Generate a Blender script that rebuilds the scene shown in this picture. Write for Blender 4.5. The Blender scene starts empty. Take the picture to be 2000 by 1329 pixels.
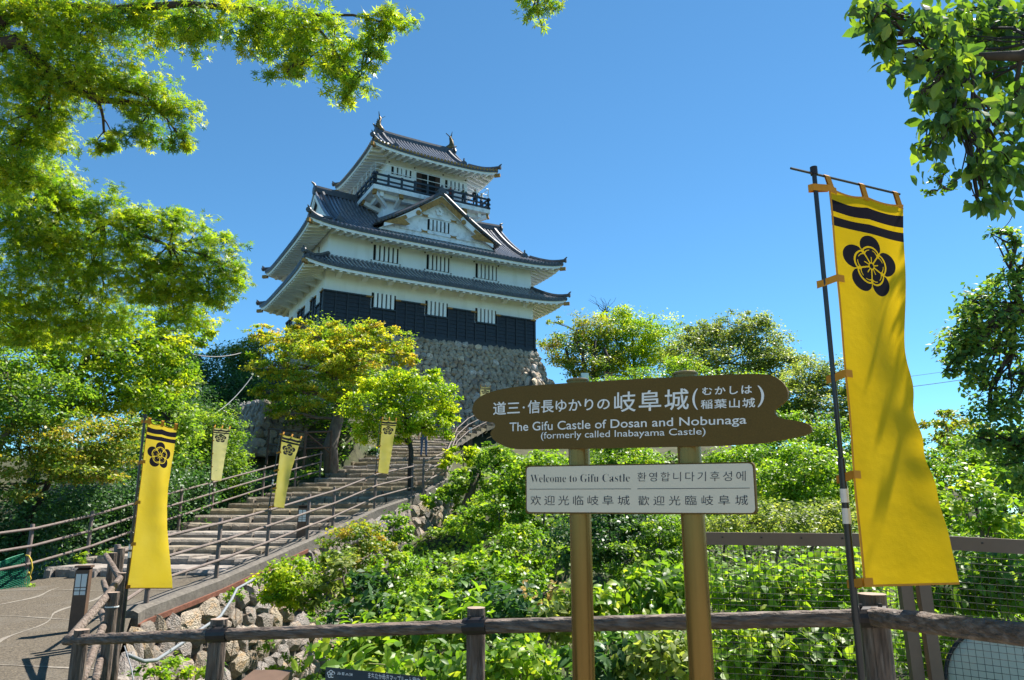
import bpy, bmesh, math, random
import numpy as np
from mathutils import Vector, Matrix

R = math.radians
scene = bpy.context.scene
COL = scene.collection

# ---------------------------------------------------------------- camera
FPX, HOR, EYE = 1414.0, 990.0, 1.6
TILT = math.atan((HOR - 664.5) / FPX)
cam_d = bpy.data.cameras.new('camera')
cam_d.sensor_width = 36.0
cam_d.lens = FPX / 2000.0 * 36.0
cam_d.clip_start = 0.05
cam_d.clip_end = 9000.0
cam = bpy.data.objects.new('camera', cam_d)
COL.objects.link(cam)
cam.location = (0, 0, EYE)
cam.rotation_euler = (R(90) + TILT, 0, 0)
scene.camera = cam

# ---------------------------------------------------------------- sky, sun, exposure
SUN_AZ, SUN_EL = 45.0, 57.0          # degrees clockwise from the view direction (+Y), above the horizon
world = bpy.data.worlds.new('World')
scene.world = world
world.use_nodes = True
wn, wl = world.node_tree.nodes, world.node_tree.links
wn.clear()
sky = wn.new('ShaderNodeTexSky')
sky.sky_type = 'NISHITA'
sky.sun_disc = False
sky.sun_elevation = R(SUN_EL)
sky.sun_rotation = R(SUN_AZ)
sky.altitude = 2500.0
sky.air_density = 1.0
sky.dust_density = 0.0
sky.ozone_density = 7.0
bg = wn.new('ShaderNodeBackground')
bg.inputs['Strength'].default_value = 0.085
wo = wn.new('ShaderNodeOutputWorld')
tint = wn.new('ShaderNodeMix'); tint.data_type = 'RGBA'; tint.blend_type = 'MULTIPLY'
tint.inputs['Factor'].default_value = 1.0
tint.inputs['B'].default_value = (0.62, 0.92, 0.87, 1.0)      # white balance of the air, the same in every direction
wl.new(sky.outputs[0], tint.inputs['A'])
wl.new(tint.outputs['Result'], bg.inputs[0])
wl.new(bg.outputs[0], wo.inputs[0])

sun_d = bpy.data.lights.new('sun', 'SUN')
sun_d.energy = 4.6
sun_d.angle = R(0.53)
sun_d.color = (1.0, 0.95, 0.86)
sun = bpy.data.objects.new('sun', sun_d)
COL.objects.link(sun)
SUNV = Vector((math.sin(R(SUN_AZ)) * math.cos(R(SUN_EL)), math.cos(R(SUN_AZ)) * math.cos(R(SUN_EL)), math.sin(R(SUN_EL))))
sun.rotation_euler = SUNV.to_track_quat('Z', 'Y').to_euler()
sun.location = (30, 20, 60)

scene.view_settings.view_transform = 'Standard'
scene.view_settings.look = 'None'
scene.view_settings.gamma = 1.0
scene.view_settings.exposure = 1.42
scene.view_settings.use_curve_mapping = False
scene.render.engine = 'CYCLES'
scene.cycles.max_bounces = 7
scene.cycles.diffuse_bounces = 4
scene.cycles.transmission_bounces = 4
scene.cycles.transparent_max_bounces = 8
scene.cycles.use_denoising = True
scene.cycles.caustics_reflective = False
scene.cycles.caustics_refractive = False

# ---------------------------------------------------------------- helpers
_c, _s = math.cos(TILT), math.sin(TILT)

def P(px, py, Y):
    """world point that stands Y metres ahead on the sight line of a photo pixel"""
    u = (px - 1000.0) / FPX
    v = (664.5 - py) / FPX
    k = Y / (_c - v * _s)
    return Vector((u * k, Y, EYE + k * (_s + v * _c)))

def project(pts):
    pts = np.asarray(pts)
    X, Y, Z = pts[:, 0], pts[:, 1], pts[:, 2] - EYE
    d = Y * _c + Z * _s
    v = -Y * _s + Z * _c
    dd = np.where(d > 0.1, d, 0.1)
    return 1000 + FPX * X / dd, 664.5 - FPX * v / dd, d

def tag(o, label=None, cat=None, group=None, kind=None):
    if label: o['label'] = label
    if cat: o['category'] = cat
    if group: o['group'] = group
    if kind: o['kind'] = kind
    return o

def empty(name, loc, label=None, cat=None, group=None, rz=0.0, kind=None):
    o = bpy.data.objects.new(name, None)
    o.location = loc
    o.rotation_euler = (0, 0, rz)
    o.empty_display_size = 0.2
    COL.objects.link(o)
    return tag(o, label, cat, group, kind)

def root_of(o):
    while o.parent: o = o.parent
    return o

def link(o, parent=None):
    COL.objects.link(o)
    if parent is not None: o.parent = parent
    return o

class MB:
    """collects faces for ONE mesh object"""
    def __init__(self):
        self.v, self.f, self.m, self.mi = [], [], [], 0
    def add(self, vs, fs):
        b = len(self.v)
        self.v.extend([tuple(x) for x in vs])
        for f in fs:
            self.f.append(tuple(b + i for i in f)); self.m.append(self.mi)
        return self
    def box(self, x0, x1, y0, y1, z0, z1):
        return self.add([(x0,y0,z0),(x1,y0,z0),(x1,y1,z0),(x0,y1,z0),(x0,y0,z1),(x1,y0,z1),(x1,y1,z1),(x0,y1,z1)],
                        [(0,3,2,1),(4,5,6,7),(0,1,5,4),(1,2,6,5),(2,3,7,6),(3,0,4,7)])
    def beam(self, a, b, w, h, up=(0,0,1)):
        a, b = Vector(a), Vector(b)
        d = (b - a).normalized(); up = Vector(up)
        sx = d.cross(up)
        if sx.length < 1e-4: sx = d.cross(Vector((1,0,0)))
        sx.normalize(); uz = sx.cross(d).normalized()
        sx *= w / 2; uz *= h / 2
        vs = [a-sx-uz, a+sx-uz, a+sx+uz, a-sx+uz, b-sx-uz, b+sx-uz, b+sx+uz, b-sx+uz]
        return self.add(vs, [(0,3,2,1),(4,5,6,7),(0,1,5,4),(1,2,6,5),(2,3,7,6),(3,0,4,7)])
    def tube(self, pts, radii, n=8, cap=True, rough=0.0, rng=None):
        pts = [Vector(p) for p in pts]
        if not hasattr(radii, '__len__'): radii = [radii] * len(pts)
        b = len(self.v); prev = None
        for i, p in enumerate(pts):
            d = (pts[min(i+1, len(pts)-1)] - pts[max(i-1, 0)])
            d = d.normalized() if d.length > 1e-9 else Vector((0,0,1))
            if prev is None:
                ref = Vector((0,0,1)) if abs(d.z) < 0.9 else Vector((1,0,0))
                sx = d.cross(ref).normalized()
            else:
                sx = prev - d * prev.dot(d)
                sx = sx.normalized() if sx.length > 1e-6 else d.orthogonal().normalized()
            prev = sx
            sy = d.cross(sx)
            for k in range(n):
                a = 2 * math.pi * k / n
                r = radii[i]
                if rough and rng: r *= 1 + rng.uniform(-rough, rough)
                self.v.append(tuple(p + (sx * math.cos(a) + sy * math.sin(a)) * r))
        for i in range(len(pts) - 1):
            for k in range(n):
                k2 = (k + 1) % n
                self.f.append((b+i*n+k, b+i*n+k2, b+(i+1)*n+k2, b+(i+1)*n+k)); self.m.append(self.mi)
        if cap:
            self.f.append(tuple(b + k for k in reversed(range(n)))); self.m.append(self.mi)
            e = b + (len(pts)-1) * n
            self.f.append(tuple(e + k for k in range(n))); self.m.append(self.mi)
        return self
    def grid(self, fn, nu, nv):
        b = len(self.v)
        for j in range(nv + 1):
            for i in range(nu + 1):
                self.v.append(tuple(fn(i / nu, j / nv)))
        for j in range(nv):
            for i in range(nu):
                k = b + j * (nu + 1) + i
                self.f.append((k, k+1, k+nu+2, k+nu+1)); self.m.append(self.mi)
        return self
    def prism(self, poly, ex):
        """poly: 3-D outline, ex: extrusion vector"""
        n = len(poly); ex = Vector(ex)
        vs = [Vector(p) for p in poly] + [Vector(p) + ex for p in poly]
        fs = [tuple(range(n)), tuple(reversed(range(n, 2*n)))]
        fs += [(i, i + n, (i+1) % n + n, (i+1) % n) for i in range(n)]
        return self.add(vs, fs)
    def build(self, name, mats, parent=None, local=False, smooth=False, kind=None, label=None, auto=False):
        me = bpy.data.meshes.new(name)
        vs = self.v
        if parent is not None and not local:
            mw = root_of(parent).matrix_basis.inverted()
            vs = [tuple(mw @ Vector(p)) for p in vs]
        me.from_pydata(vs, [], self.f)
        for m in (mats if isinstance(mats, (list, tuple)) else [mats]): me.materials.append(m)
        if any(self.m): me.polygons.foreach_set('material_index', self.m)
        if smooth: me.polygons.foreach_set('use_smooth', [True] * len(self.f))
        bm = bmesh.new(); bm.from_mesh(me); bmesh.ops.recalc_face_normals(bm, faces=bm.faces); bm.to_mesh(me); bm.free()
        if auto: me.set_sharp_from_angle(angle=R(40))
        me.update()
        o = bpy.data.objects.new(name, me)
        link(o, parent)
        if kind: o['kind'] = kind
        if label: o['label'] = label
        return o

# ---------------------------------------------------------------- materials
def newmat(name):
    m = bpy.data.materials.new(name); m.use_nodes = True
    nt = m.node_tree; nt.nodes.clear()
    out = nt.nodes.new('ShaderNodeOutputMaterial')
    return m, nt, out

def N(nt, t, **kw):
    n = nt.nodes.new(t)
    for k, v in kw.items(): setattr(n, k, v)
    return n

def mathn(nt, op, a, b=None, c=None):
    n = nt.nodes.new('ShaderNodeMath'); n.operation = op
    for i, x in enumerate((a, b, c)):
        if x is None: continue
        if isinstance(x, (int, float)): n.inputs[i].default_value = x
        else: nt.links.new(x, n.inputs[i])
    return n.outputs[0]

def pmat(name, base, var=0.2, scale=6.0, rough=0.75, bump=0.0, bscale=None, metal=0.0, spec=0.35, orand=0.0, second=None, sscale=None, samt=0.5, stretch=None, detail=6.0, dist=0.02):
    """procedural principled: noise-varied base, optional second colour in patches, bump, per-object variation"""
    m, nt, out = newmat(name)
    b = N(nt, 'ShaderNodeBsdfPrincipled')
    nt.links.new(b.outputs[0], out.inputs[0])
    b.inputs['Roughness'].default_value = rough
    b.inputs['Metallic'].default_value = metal
    b.inputs['Specular IOR Level'].default_value = spec
    tc = N(nt, 'ShaderNodeTexCoord')
    mp = N(nt, 'ShaderNodeMapping')
    nt.links.new(tc.outputs['Object'], mp.inputs[0])
    if stretch: mp.inputs['Scale'].default_value = stretch
    if orand:
        oi = N(nt, 'ShaderNodeObjectInfo')
        cb = N(nt, 'ShaderNodeCombineXYZ')
        mm = mathn(nt, 'MULTIPLY', oi.outputs['Random'], 37.0)
        for i in range(3): nt.links.new(mm, cb.inputs[i])
        nt.links.new(cb.outputs[0], mp.inputs['Location'])
    no = N(nt, 'ShaderNodeTexNoise')
    no.inputs['Scale'].default_value = scale; no.inputs['Detail'].default_value = detail; no.inputs['Roughness'].default_value = 0.65
    nt.links.new(mp.outputs[0], no.inputs['Vector'])
    ra = N(nt, 'ShaderNodeValToRGB')
    e = ra.color_ramp.elements
    e[0].position, e[1].position = 0.3, 0.72
    e[0].color = tuple(c * (1 - var) for c in base) + (1,)
    e[1].color = tuple(min(1, c * (1 + var)) for c in base) + (1,)
    nt.links.new(no.outputs['Fac'], ra.inputs[0])
    colr = ra.outputs[0]
    if second:
        n2 = N(nt, 'ShaderNodeTexNoise')
        n2.inputs['Scale'].default_value = sscale or scale * 0.4; n2.inputs['Detail'].default_value = 5.0
        nt.links.new(mp.outputs[0], n2.inputs['Vector'])
        mr = N(nt, 'ShaderNodeMapRange')
        mr.inputs['From Min'].default_value = 0.5; mr.inputs['From Max'].default_value = 0.66
        mr.inputs['To Max'].default_value = samt
        nt.links.new(n2.outputs['Fac'], mr.inputs[0])
        mx = N(nt, 'ShaderNodeMix', data_type='RGBA')
        nt.links.new(mr.outputs[0], mx.inputs['Factor'])
        nt.links.new(colr, mx.inputs['A'])
        mx.inputs['B'].default_value = tuple(second) + (1,)
        colr = mx.outputs['Result']
    if orand:
        hs = N(nt, 'ShaderNodeHueSaturation')
        v1 = mathn(nt, 'MULTIPLY_ADD', oi.outputs['Random'], 2 * orand, 1 - orand)
        r2 = mathn(nt, 'FRACT', mathn(nt, 'MULTIPLY', oi.outputs['Random'], 17.31))
        nt.links.new(v1, hs.inputs['Value'])
        nt.links.new(mathn(nt, 'MULTIPLY_ADD', r2, 0.9, 0.55), hs.inputs['Saturation'])
        nt.links.new(mathn(nt, 'MULTIPLY_ADD', r2, 0.03, 0.485), hs.inputs['Hue'])
        nt.links.new(colr, hs.inputs['Color'])
        colr = hs.outputs[0]
    nt.links.new(colr, b.inputs['Base Color'])
    if bump:
        bn = N(nt, 'ShaderNodeTexNoise')
        bn.inputs['Scale'].default_value = bscale or scale * 3; bn.inputs['Detail'].default_value = 8.0
        nt.links.new(mp.outputs[0], bn.inputs['Vector'])
        bp = N(nt, 'ShaderNodeBump'); bp.inputs['Strength'].default_value = bump; bp.inputs['Distance'].default_value = dist
        nt.links.new(bn.outputs['Fac'], bp.inputs['Height'])
        nt.links.new(bp.outputs[0], b.inputs['Normal'])
    return m

def leafmat(name, cols, trans=0.45, rough=0.45, tcol=None, obj=False, spec=0.3, bump=0.0):
    """leaf: reflecting and light-passing; colour runs through cols by the leaf's own tint"""
    m, nt, out = newmat(name)
    if obj:
        oi = N(nt, 'ShaderNodeObjectInfo'); fac = oi.outputs['Random']
    else:
        at = N(nt, 'ShaderNodeAttribute'); at.attribute_name = 'tint'; fac = at.outputs['Fac']
    ra = N(nt, 'ShaderNodeValToRGB')
    e = ra.color_ramp.elements
    while len(e) < len(cols): e.new(0.5)
    for i, c in enumerate(cols):
        e[i].position = i / (len(cols) - 1); e[i].color = tuple(c) + (1,)
    nt.links.new(fac, ra.inputs[0])
    b = N(nt, 'ShaderNodeBsdfPrincipled')
    b.inputs['Roughness'].default_value = rough
    b.inputs['Specular IOR Level'].default_value = spec
    nt.links.new(ra.outputs[0], b.inputs['Base Color'])
    tr = N(nt, 'ShaderNodeBsdfTranslucent')
    mx = N(nt, 'ShaderNodeMix', data_type='RGBA', blend_type='MULTIPLY')
    mx.inputs['Factor'].default_value = 1.0
    nt.links.new(ra.outputs[0], mx.inputs['A'])
    mx.inputs['B'].default_value = tuple(tcol or (2.6, 2.3, 0.7)) + (1,)
    nt.links.new(mx.outputs['Result'], tr.inputs[0])
    ms = N(nt, 'ShaderNodeMixShader'); ms.inputs[0].default_value = trans
    nt.links.new(b.outputs[0], ms.inputs[1]); nt.links.new(tr.outputs[0], ms.inputs[2])
    nt.links.new(ms.outputs[0], out.inputs[0])
    return m

M = {}
M['plaster'] = pmat('plaster', (0.85, 0.89, 0.95), 0.05, 0.8, 0.8, 0.05, 30, second=(0.55, 0.56, 0.55), sscale=1.6, samt=0.28, stretch=(1, 1, 0.22))  # white plaster; bluish base puts extra sky light of the shaded walls into the colour
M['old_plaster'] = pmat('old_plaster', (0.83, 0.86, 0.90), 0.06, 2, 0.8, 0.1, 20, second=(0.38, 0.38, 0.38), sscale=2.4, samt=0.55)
M['tile'] = pmat('roof_tile', (0.16, 0.165, 0.19), 0.35, 3.0, 0.22, 0.12, 12, spec=0.7)
M['tile_edge'] = pmat('roof_tile_edge', (0.075, 0.078, 0.09), 0.35, 4.0, 0.45, 0.2, 12, spec=0.5)
M['black_wood'] = pmat('black_wood', (0.018, 0.022, 0.03), 0.35, 5, 0.5, 0.15, 20, spec=0.45)
M['rail_wood'] = pmat('rail_wood', (0.03, 0.04, 0.055), 0.3, 5, 0.5, 0.1, 20)
M['gold'] = pmat('gilt', (0.36, 0.19, 0.05), 0.5, 7, 0.5, 0.4, 16, metal=0.2)
M['void'] = pmat('dark_opening', (0.012, 0.012, 0.014), 0.2, 3, 0.9)
M['door_wood'] = pmat('door_wood', (0.06, 0.03, 0.022), 0.3, 6, 0.6)
M['white_metal'] = pmat('white_metal', (0.75, 0.76, 0.76), 0.04, 4, 0.45)
M['bronze'] = pmat('bronze', (0.16, 0.11, 0.05), 0.5, 5, 0.45, 0.4, 18, metal=0.5)
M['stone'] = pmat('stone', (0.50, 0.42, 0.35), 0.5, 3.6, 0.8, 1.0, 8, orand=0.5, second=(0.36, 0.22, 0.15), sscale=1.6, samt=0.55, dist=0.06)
M['stone_fill'] = pmat('stone_fill', (0.12, 0.105, 0.09), 0.4, 4, 0.95, 0.6, 14)
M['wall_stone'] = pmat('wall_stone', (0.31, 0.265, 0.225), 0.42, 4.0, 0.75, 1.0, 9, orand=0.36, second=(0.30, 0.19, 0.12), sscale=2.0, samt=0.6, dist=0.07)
M['soil'] = pmat('soil', (0.06, 0.06, 0.028), 0.5, 3, 0.95, 0.6, 12, second=(0.03, 0.05, 0.014), sscale=0.9, samt=0.9)
M['plaza'] = pmat('plaza_gravel', (0.31, 0.265, 0.21), 0.3, 30, 0.92, 0.6, 70, second=(0.30, 0.26, 0.21), sscale=1.0, samt=0.5, detail=8)
M['concrete'] = pmat('path_concrete', (0.10, 0.081, 0.058), 0.62, 26, 0.9, 1.0, 40, second=(0.12, 0.105, 0.085), sscale=1.3, samt=0.6, detail=8)
M['seam'] = pmat('pale_seam', (0.20, 0.175, 0.145), 0.35, 14, 0.9, 0.3, 40)
M['step'] = pmat('step_stone', (0.25, 0.208, 0.162), 0.36, 6, 0.88, 0.8, 24, orand=0.16, second=(0.17, 0.14, 0.105), sscale=2.2, samt=0.6)
M['kerb'] = pmat('kerb_concrete', (0.13, 0.115, 0.098), 0.35, 12, 0.92, 0.6, 40, second=(0.1, 0.09, 0.08), sscale=2.5, samt=0.6)
M['rust'] = pmat('rusty_steel', (0.17, 0.065, 0.04), 0.4, 9, 0.85, 0.3, 30)
M['log'] = pmat('log_brown', (0.12, 0.085, 0.065), 0.6, 30, 0.78, 1.0, 30, stretch=(1.3, 1.3, 0.16), second=(0.22, 0.175, 0.145), sscale=36, samt=0.7, dist=0.04)
M['railmat'] = pmat('rail_brown', (0.125, 0.09, 0.07), 0.6, 26, 0.7, 1.0, 30, stretch=(0.22, 0.7, 1.6), second=(0.23, 0.185, 0.155), sscale=34, samt=0.75, dist=0.04)
M['logcut'] = pmat('log_cut_end', (0.30, 0.22, 0.17), 0.2, 18, 0.85, 0.2, 40)
M['fence'] = pmat('fence_brown', (0.16, 0.122, 0.105), 0.22, 10, 0.6, 0.25, 40)
M['clamp'] = pmat('clamp_metal', (0.035, 0.03, 0.03), 0.3, 12, 0.4, metal=0.4)
M['brown_metal'] = pmat('brown_metal', (0.165, 0.105, 0.072), 0.12, 6, 0.42, spec=0.5)
M['wire'] = pmat('wire', (0.045, 0.045, 0.04), 0.2, 10, 0.5, metal=0.5)
M['sign_brown'] = pmat('sign_brown', (0.105, 0.066, 0.014), 0.14, 160, 0.6, 0.06, 300, spec=0.2, second=(0.085, 0.05, 0.01), sscale=3, samt=0.3)
M['sign_post'] = pmat('sign_post', (0.19, 0.112, 0.026), 0.16, 3, 0.26, metal=0.6, stretch=(1, 1, 0.2), spec=0.5)
M['sign_plate'] = pmat('sign_plate', (0.62, 0.555, 0.44), 0.03, 3, 0.45)
M['letter_grey'] = pmat('letter_grey', (0.70, 0.71, 0.70), 0.04, 6, 0.5)
M['letter_dark'] = pmat('letter_dark', (0.03, 0.035, 0.05), 0.1, 6, 0.5)
M['letter_white'] = pmat('letter_white', (0.7, 0.7, 0.68), 0.04, 6, 0.5)
M['panel_dark'] = pmat('panel_dark', (0.022, 0.018, 0.018), 0.2, 6, 0.4)
M['lantern_brown'] = pmat('lantern_brown', (0.12, 0.072, 0.048), 0.18, 8, 0.55)
M['lamp_glass'] = pmat('lamp_glass', (0.72, 0.73, 0.72), 0.04, 6, 0.25)
M['pole'] = pmat('pole_black', (0.018, 0.02, 0.024), 0.2, 6, 0.3, spec=0.5)
M['pole_tape'] = pmat('pole_tape', (0.72, 0.70, 0.66), 0.08, 20, 0.5)
M['hem'] = pmat('hem_ochre', (0.52, 0.22, 0.02), 0.12, 20, 0.85)
M['conduit'] = pmat('conduit', (0.20, 0.215, 0.23), 0.1, 6, 0.5)
M['cable'] = pmat('cable', (0.12, 0.12, 0.12), 0.1, 6, 0.6)
M['net'] = pmat('green_net', (0.01, 0.17, 0.09), 0.2, 8, 0.6)
M['rope'] = pmat('yellow_rope', (0.55, 0.40, 0.05), 0.2, 30, 0.8)
M['bench_wood'] = pmat('bench_wood', (0.08, 0.05, 0.035), 0.25, 9, 0.65)
M['mirror_back'] = pmat('mirror_back', (0.62, 0.56, 0.42), 0.05, 3, 0.5)
M['bark'] = pmat('bark', (0.12, 0.095, 0.075), 0.45, 8, 0.9, 0.9, 16, stretch=(1, 1, 0.3), second=(0.22, 0.20, 0.18), sscale=2.5, samt=0.6, dist=0.03)
M['bark_dark'] = pmat('bark_dark', (0.045, 0.036, 0.03), 0.4, 8, 0.9, 0.6, 16, stretch=(1, 1, 0.3))
M['stalk'] = pmat('stalk', (0.16, 0.17, 0.06), 0.3, 12, 0.8)
M['skin'] = pmat('skin', (0.45, 0.28, 0.2), 0.05, 5, 0.6)
M['hair'] = pmat('hair', (0.015, 0.012, 0.01), 0.2, 20, 0.5)
for n_, c_ in dict(jeans=(0.05, 0.09, 0.17), navy=(0.03, 0.04, 0.07), red=(0.25, 0.06, 0.05), pale=(0.55, 0.55, 0.52), olive=(0.12, 0.13, 0.07), blackc=(0.02, 0.02, 0.022)).items():
    M['cl_' + n_] = pmat('cloth_' + n_, c_, 0.15, 25, 0.9)

# leaf colours (reflectance)
LM = {}
def lm(key, cols, **kw):
    LM[key] = leafmat('leaf_' + key, cols, **kw)
    LM[key + '_o'] = leafmat('leaf_' + key + '_single', cols, obj=True, **kw)
lm('maple', [(0.066, 0.155, 0.014), (0.145, 0.25, 0.018), (0.255, 0.335, 0.022), (0.38, 0.395, 0.03)], trans=0.5, tcol=(1.95, 1.92, 0.55))
lm('maple_yellow', [(0.12, 0.24, 0.02), (0.25, 0.34, 0.03), (0.40, 0.40, 0.04), (0.50, 0.36, 0.05)], trans=0.52, tcol=(1.7, 1.65, 0.6))
lm('maple_mix', [(0.068, 0.155, 0.020), (0.135, 0.230, 0.027), (0.257, 0.284, 0.041), (0.365, 0.270, 0.054)], trans=0.42, tcol=(2.0, 1.9, 0.6))
lm('bright', [(0.10, 0.22, 0.012), (0.22, 0.36, 0.016), (0.36, 0.46, 0.022), (0.52, 0.56, 0.04)], trans=0.55, tcol=(1.7, 1.6, 0.6))
lm('green', [(0.05, 0.115, 0.018), (0.09, 0.18, 0.024), (0.16, 0.26, 0.034), (0.26, 0.33, 0.05)], trans=0.5, tcol=(2.0, 2.0, 0.7))
lm('fresh', [(0.075, 0.16, 0.018), (0.14, 0.265, 0.024), (0.21, 0.33, 0.032), (0.33, 0.385, 0.05)], trans=0.48, tcol=(1.8, 1.8, 0.6), rough=0.4)
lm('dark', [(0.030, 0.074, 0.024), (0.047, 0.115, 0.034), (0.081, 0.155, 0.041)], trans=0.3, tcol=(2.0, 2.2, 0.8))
lm('olive', [(0.09, 0.14, 0.035), (0.15, 0.21, 0.05), (0.23, 0.28, 0.075), (0.33, 0.35, 0.10)], trans=0.52, tcol=(1.8, 1.8, 0.8))
lm('glossy', [(0.038, 0.088, 0.027), (0.068, 0.135, 0.038), (0.121, 0.203, 0.041), (0.216, 0.284, 0.047)], trans=0.38, tcol=(2.6, 2.6, 0.6), rough=0.4, spec=0.4)
lm('vine', [(0.045, 0.11, 0.035), (0.08, 0.165, 0.045), (0.16, 0.25, 0.05), (0.26, 0.32, 0.06)], trans=0.42, tcol=(2.0, 2.1, 0.7), rough=0.5, spec=0.35)
lm('dry', [(0.405, 0.297, 0.135), (0.540, 0.405, 0.189), (0.270, 0.270, 0.081)], trans=0.35, tcol=(1.4, 1.3, 0.9))
# ================================================================ THE SETTING
rng = random.Random(7)

# stations of the path: right edge, left edge
ST = [((-3.2, 5.0, -0.24), (-9.6, 3.0, -0.35)),
      ((-4.44, 8.7, -0.19), (-10.4, 9.0, -0.24)),
      ((-6.05, 12.2, -0.09), (-10.35, 13.0, -0.12)),
      ((-5.80, 14.9, 0.13), (-10.16, 15.7, 0.02)),
      ((-5.55, 17.1, 0.40), (-9.96, 17.6, 0.30)),
      ((-5.26, 19.3, 0.69), (-9.75, 19.6, 0.62)),
      ((-5.00, 21.0, 0.92), (-9.6, 21.4, 0.92)),
      ((-4.28, 23.3, 1.45), (-9.6, 23.9, 1.34)),
      ((-3.40, 25.5, 1.88), (-9.2, 27.0, 1.88)),
      ((-2.50, 28.0, 2.56), (-7.9, 30.0, 2.62)),
      ((-2.55, 32.0, 3.55), (-6.9, 33.2, 3.55)),
      ((-2.95, 38.5, 4.75), (-6.3, 37.6, 4.75)),
      ((-1.3, 42.0, 6.1), (-3.6, 44.5, 6.1)),
      ((2.5, 45.0, 7.2), (1.0, 48.0, 7.2))]
STR = np.array([a for a, b in ST]); STL = np.array([b for a, b in ST])

def station(t):
    i = min(int(t), len(ST) - 2); f = t - i
    return Vector(STR[i] * (1 - f) + STR[i+1] * f), Vector(STL[i] * (1 - f) + STL[i+1] * f)

CTRL = np.array([
 (0,0,0),(2,2,0.05),(3.5,0,0.08),(-2,3,-0.1),(-4,2,-0.28),(0,-5,0),(5,-5,0.1),(-8,-4,-0.4),(3,3.2,0.08),(0.5,3.6,0.0),(-1.5,4.2,-0.08),
 (1.5,5.0,-0.1),(3.4,4.8,0.0),(5.5,5.0,0.1),(-0.3,6.0,-0.75),(1.6,6.6,-0.7),(-1.6,6.5,-0.9),(-3.0,7.2,-1.0),(3.5,6.8,-0.5),(6,7.5,-0.2),
 (-3.4,9.5,-1.8),(-1.5,9,-1.6),(1,9,-1.5),(4,9.5,-1.0),(7,10,-0.4),
 (-4.3,12,-2.6),(-2.5,12,-2.0),(0,12.5,-1.9),(3,13,-1.7),(7,14,-0.6),(12,14,0),
 (-4.2,15,-2.6),(-2.5,15.5,-1.7),(-0.5,16,-1.0),(1.6,16,-2.2),(4.5,17,-1.4),(9,19,-0.4),
 (-3.8,18,-2.3),(-2.0,19,-0.9),(0,20,-0.3),(2.2,20,-1.6),(5,22,-0.6),(10,24,0.4),
 (-3.2,21,-1.4),(-1.8,22.5,0.1),(0.2,24,0.7),(2.5,25,0.0),(-1.6,25.5,0.8),(-0.8,28,1.6),(1.5,30,1.8),(5,30,1.2),(11,33,2),
 (-1,33,2.9),(1.5,37,3.8),(-1.2,38.5,4.4),(5,40,4.5),(4,47,6.2),(10,42,5.0),(9,52,6.4),(18,46,5),(25,55,4),(30,40,-2),(20,28,-1),(14,20,-0.5),(40,60,-6),
 (-10.8,14,-0.3),(-11.6,17,-0.5),(-13,19,-1.5),(-11,21.4,0.3),(-12.5,23.5,0.2),(-11.5,27,1.4),(-16,24,-2.0),(-20,18,-5),(-12,10,-0.6),(-15,8,-2.5),(-22,30,-2),
 (-9.5,31,2.8),(-11.2,32.5,3.0),(-14.5,33,2.6),(-14,30,1.5),(-9,34.8,5.6),(-11,36.5,6.0),(-7.6,36.5,5.2),(-8,40,6.6),(-14.5,40,6.5),(-18,38,4.0),(-15,46,9.5),(-20,48,7.5),(-26,42,1),
 (-5,43,5.6),(-8,44,6.2),(-11,44,7.4),(-3,46,5.8),(0,48,6.3),(5,53,6.6),(2,58,11),(-18,56,12),(-6,62,12.5),(-28,60,6),(10,64,8),(-10,75,9),(20,75,4),(-40,80,-8),(35,85,-12),(0,95,0)], float)

def terrain_z(x, y):
    x = np.asarray(x, float); y = np.asarray(y, float)
    d2 = (x[..., None] - CTRL[:, 0]) ** 2 + (y[..., None] - CTRL[:, 1]) ** 2
    w = 1.0 / (d2 + 0.35) ** 2.0
    z = (w * CTRL[:, 2]).sum(-1) / w.sum(-1)
    return z

def path_param(x, y):
    """(inside, height) of the path ribbon, shrunk a little"""
    x = np.asarray(x, float); y = np.asarray(y, float)
    zz = np.full(x.shape, np.nan)
    for i in range(len(ST) - 1):
        r0, r1, l0, l1 = STR[i], STR[i+1], STL[i], STL[i+1]
        poly = [r0, r1, l1, l0]
        cx = sum(p[0] for p in poly) / 4; cy = sum(p[1] for p in poly) / 4
        ins = np.ones(x.shape, bool)
        for k in range(4):
            a, b = poly[k], poly[(k+1) % 4]
            sgn = (b[0]-a[0]) * (y-a[1]) - (b[1]-a[1]) * (x-a[0])
            L = math.hypot(b[0]-a[0], b[1]-a[1])
            lim = 0.3 if k == 0 else (-0.35 if k in (1, 3) else -0.1)
            ins &= (sgn / L) > lim
        mid0 = (r0 + l0) / 2; mid1 = (r1 + l1) / 2
        dv = mid1 - mid0
        t = ((x - mid0[0]) * dv[0] + (y - mid0[1]) * dv[1]) / (dv[0]**2 + dv[1]**2)
        z = mid0[2] + np.clip(t, 0, 1) * dv[2]
        zz = np.where(ins, z - 0.28, zz)
    return zz

def ground_z(x, y):
    z = terrain_z(x, y); pz = path_param(x, y)
    return np.where(np.isnan(pz), z, pz)

def gz(x, y): return float(ground_z(np.array([x]), np.array([y]))[0])

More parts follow.
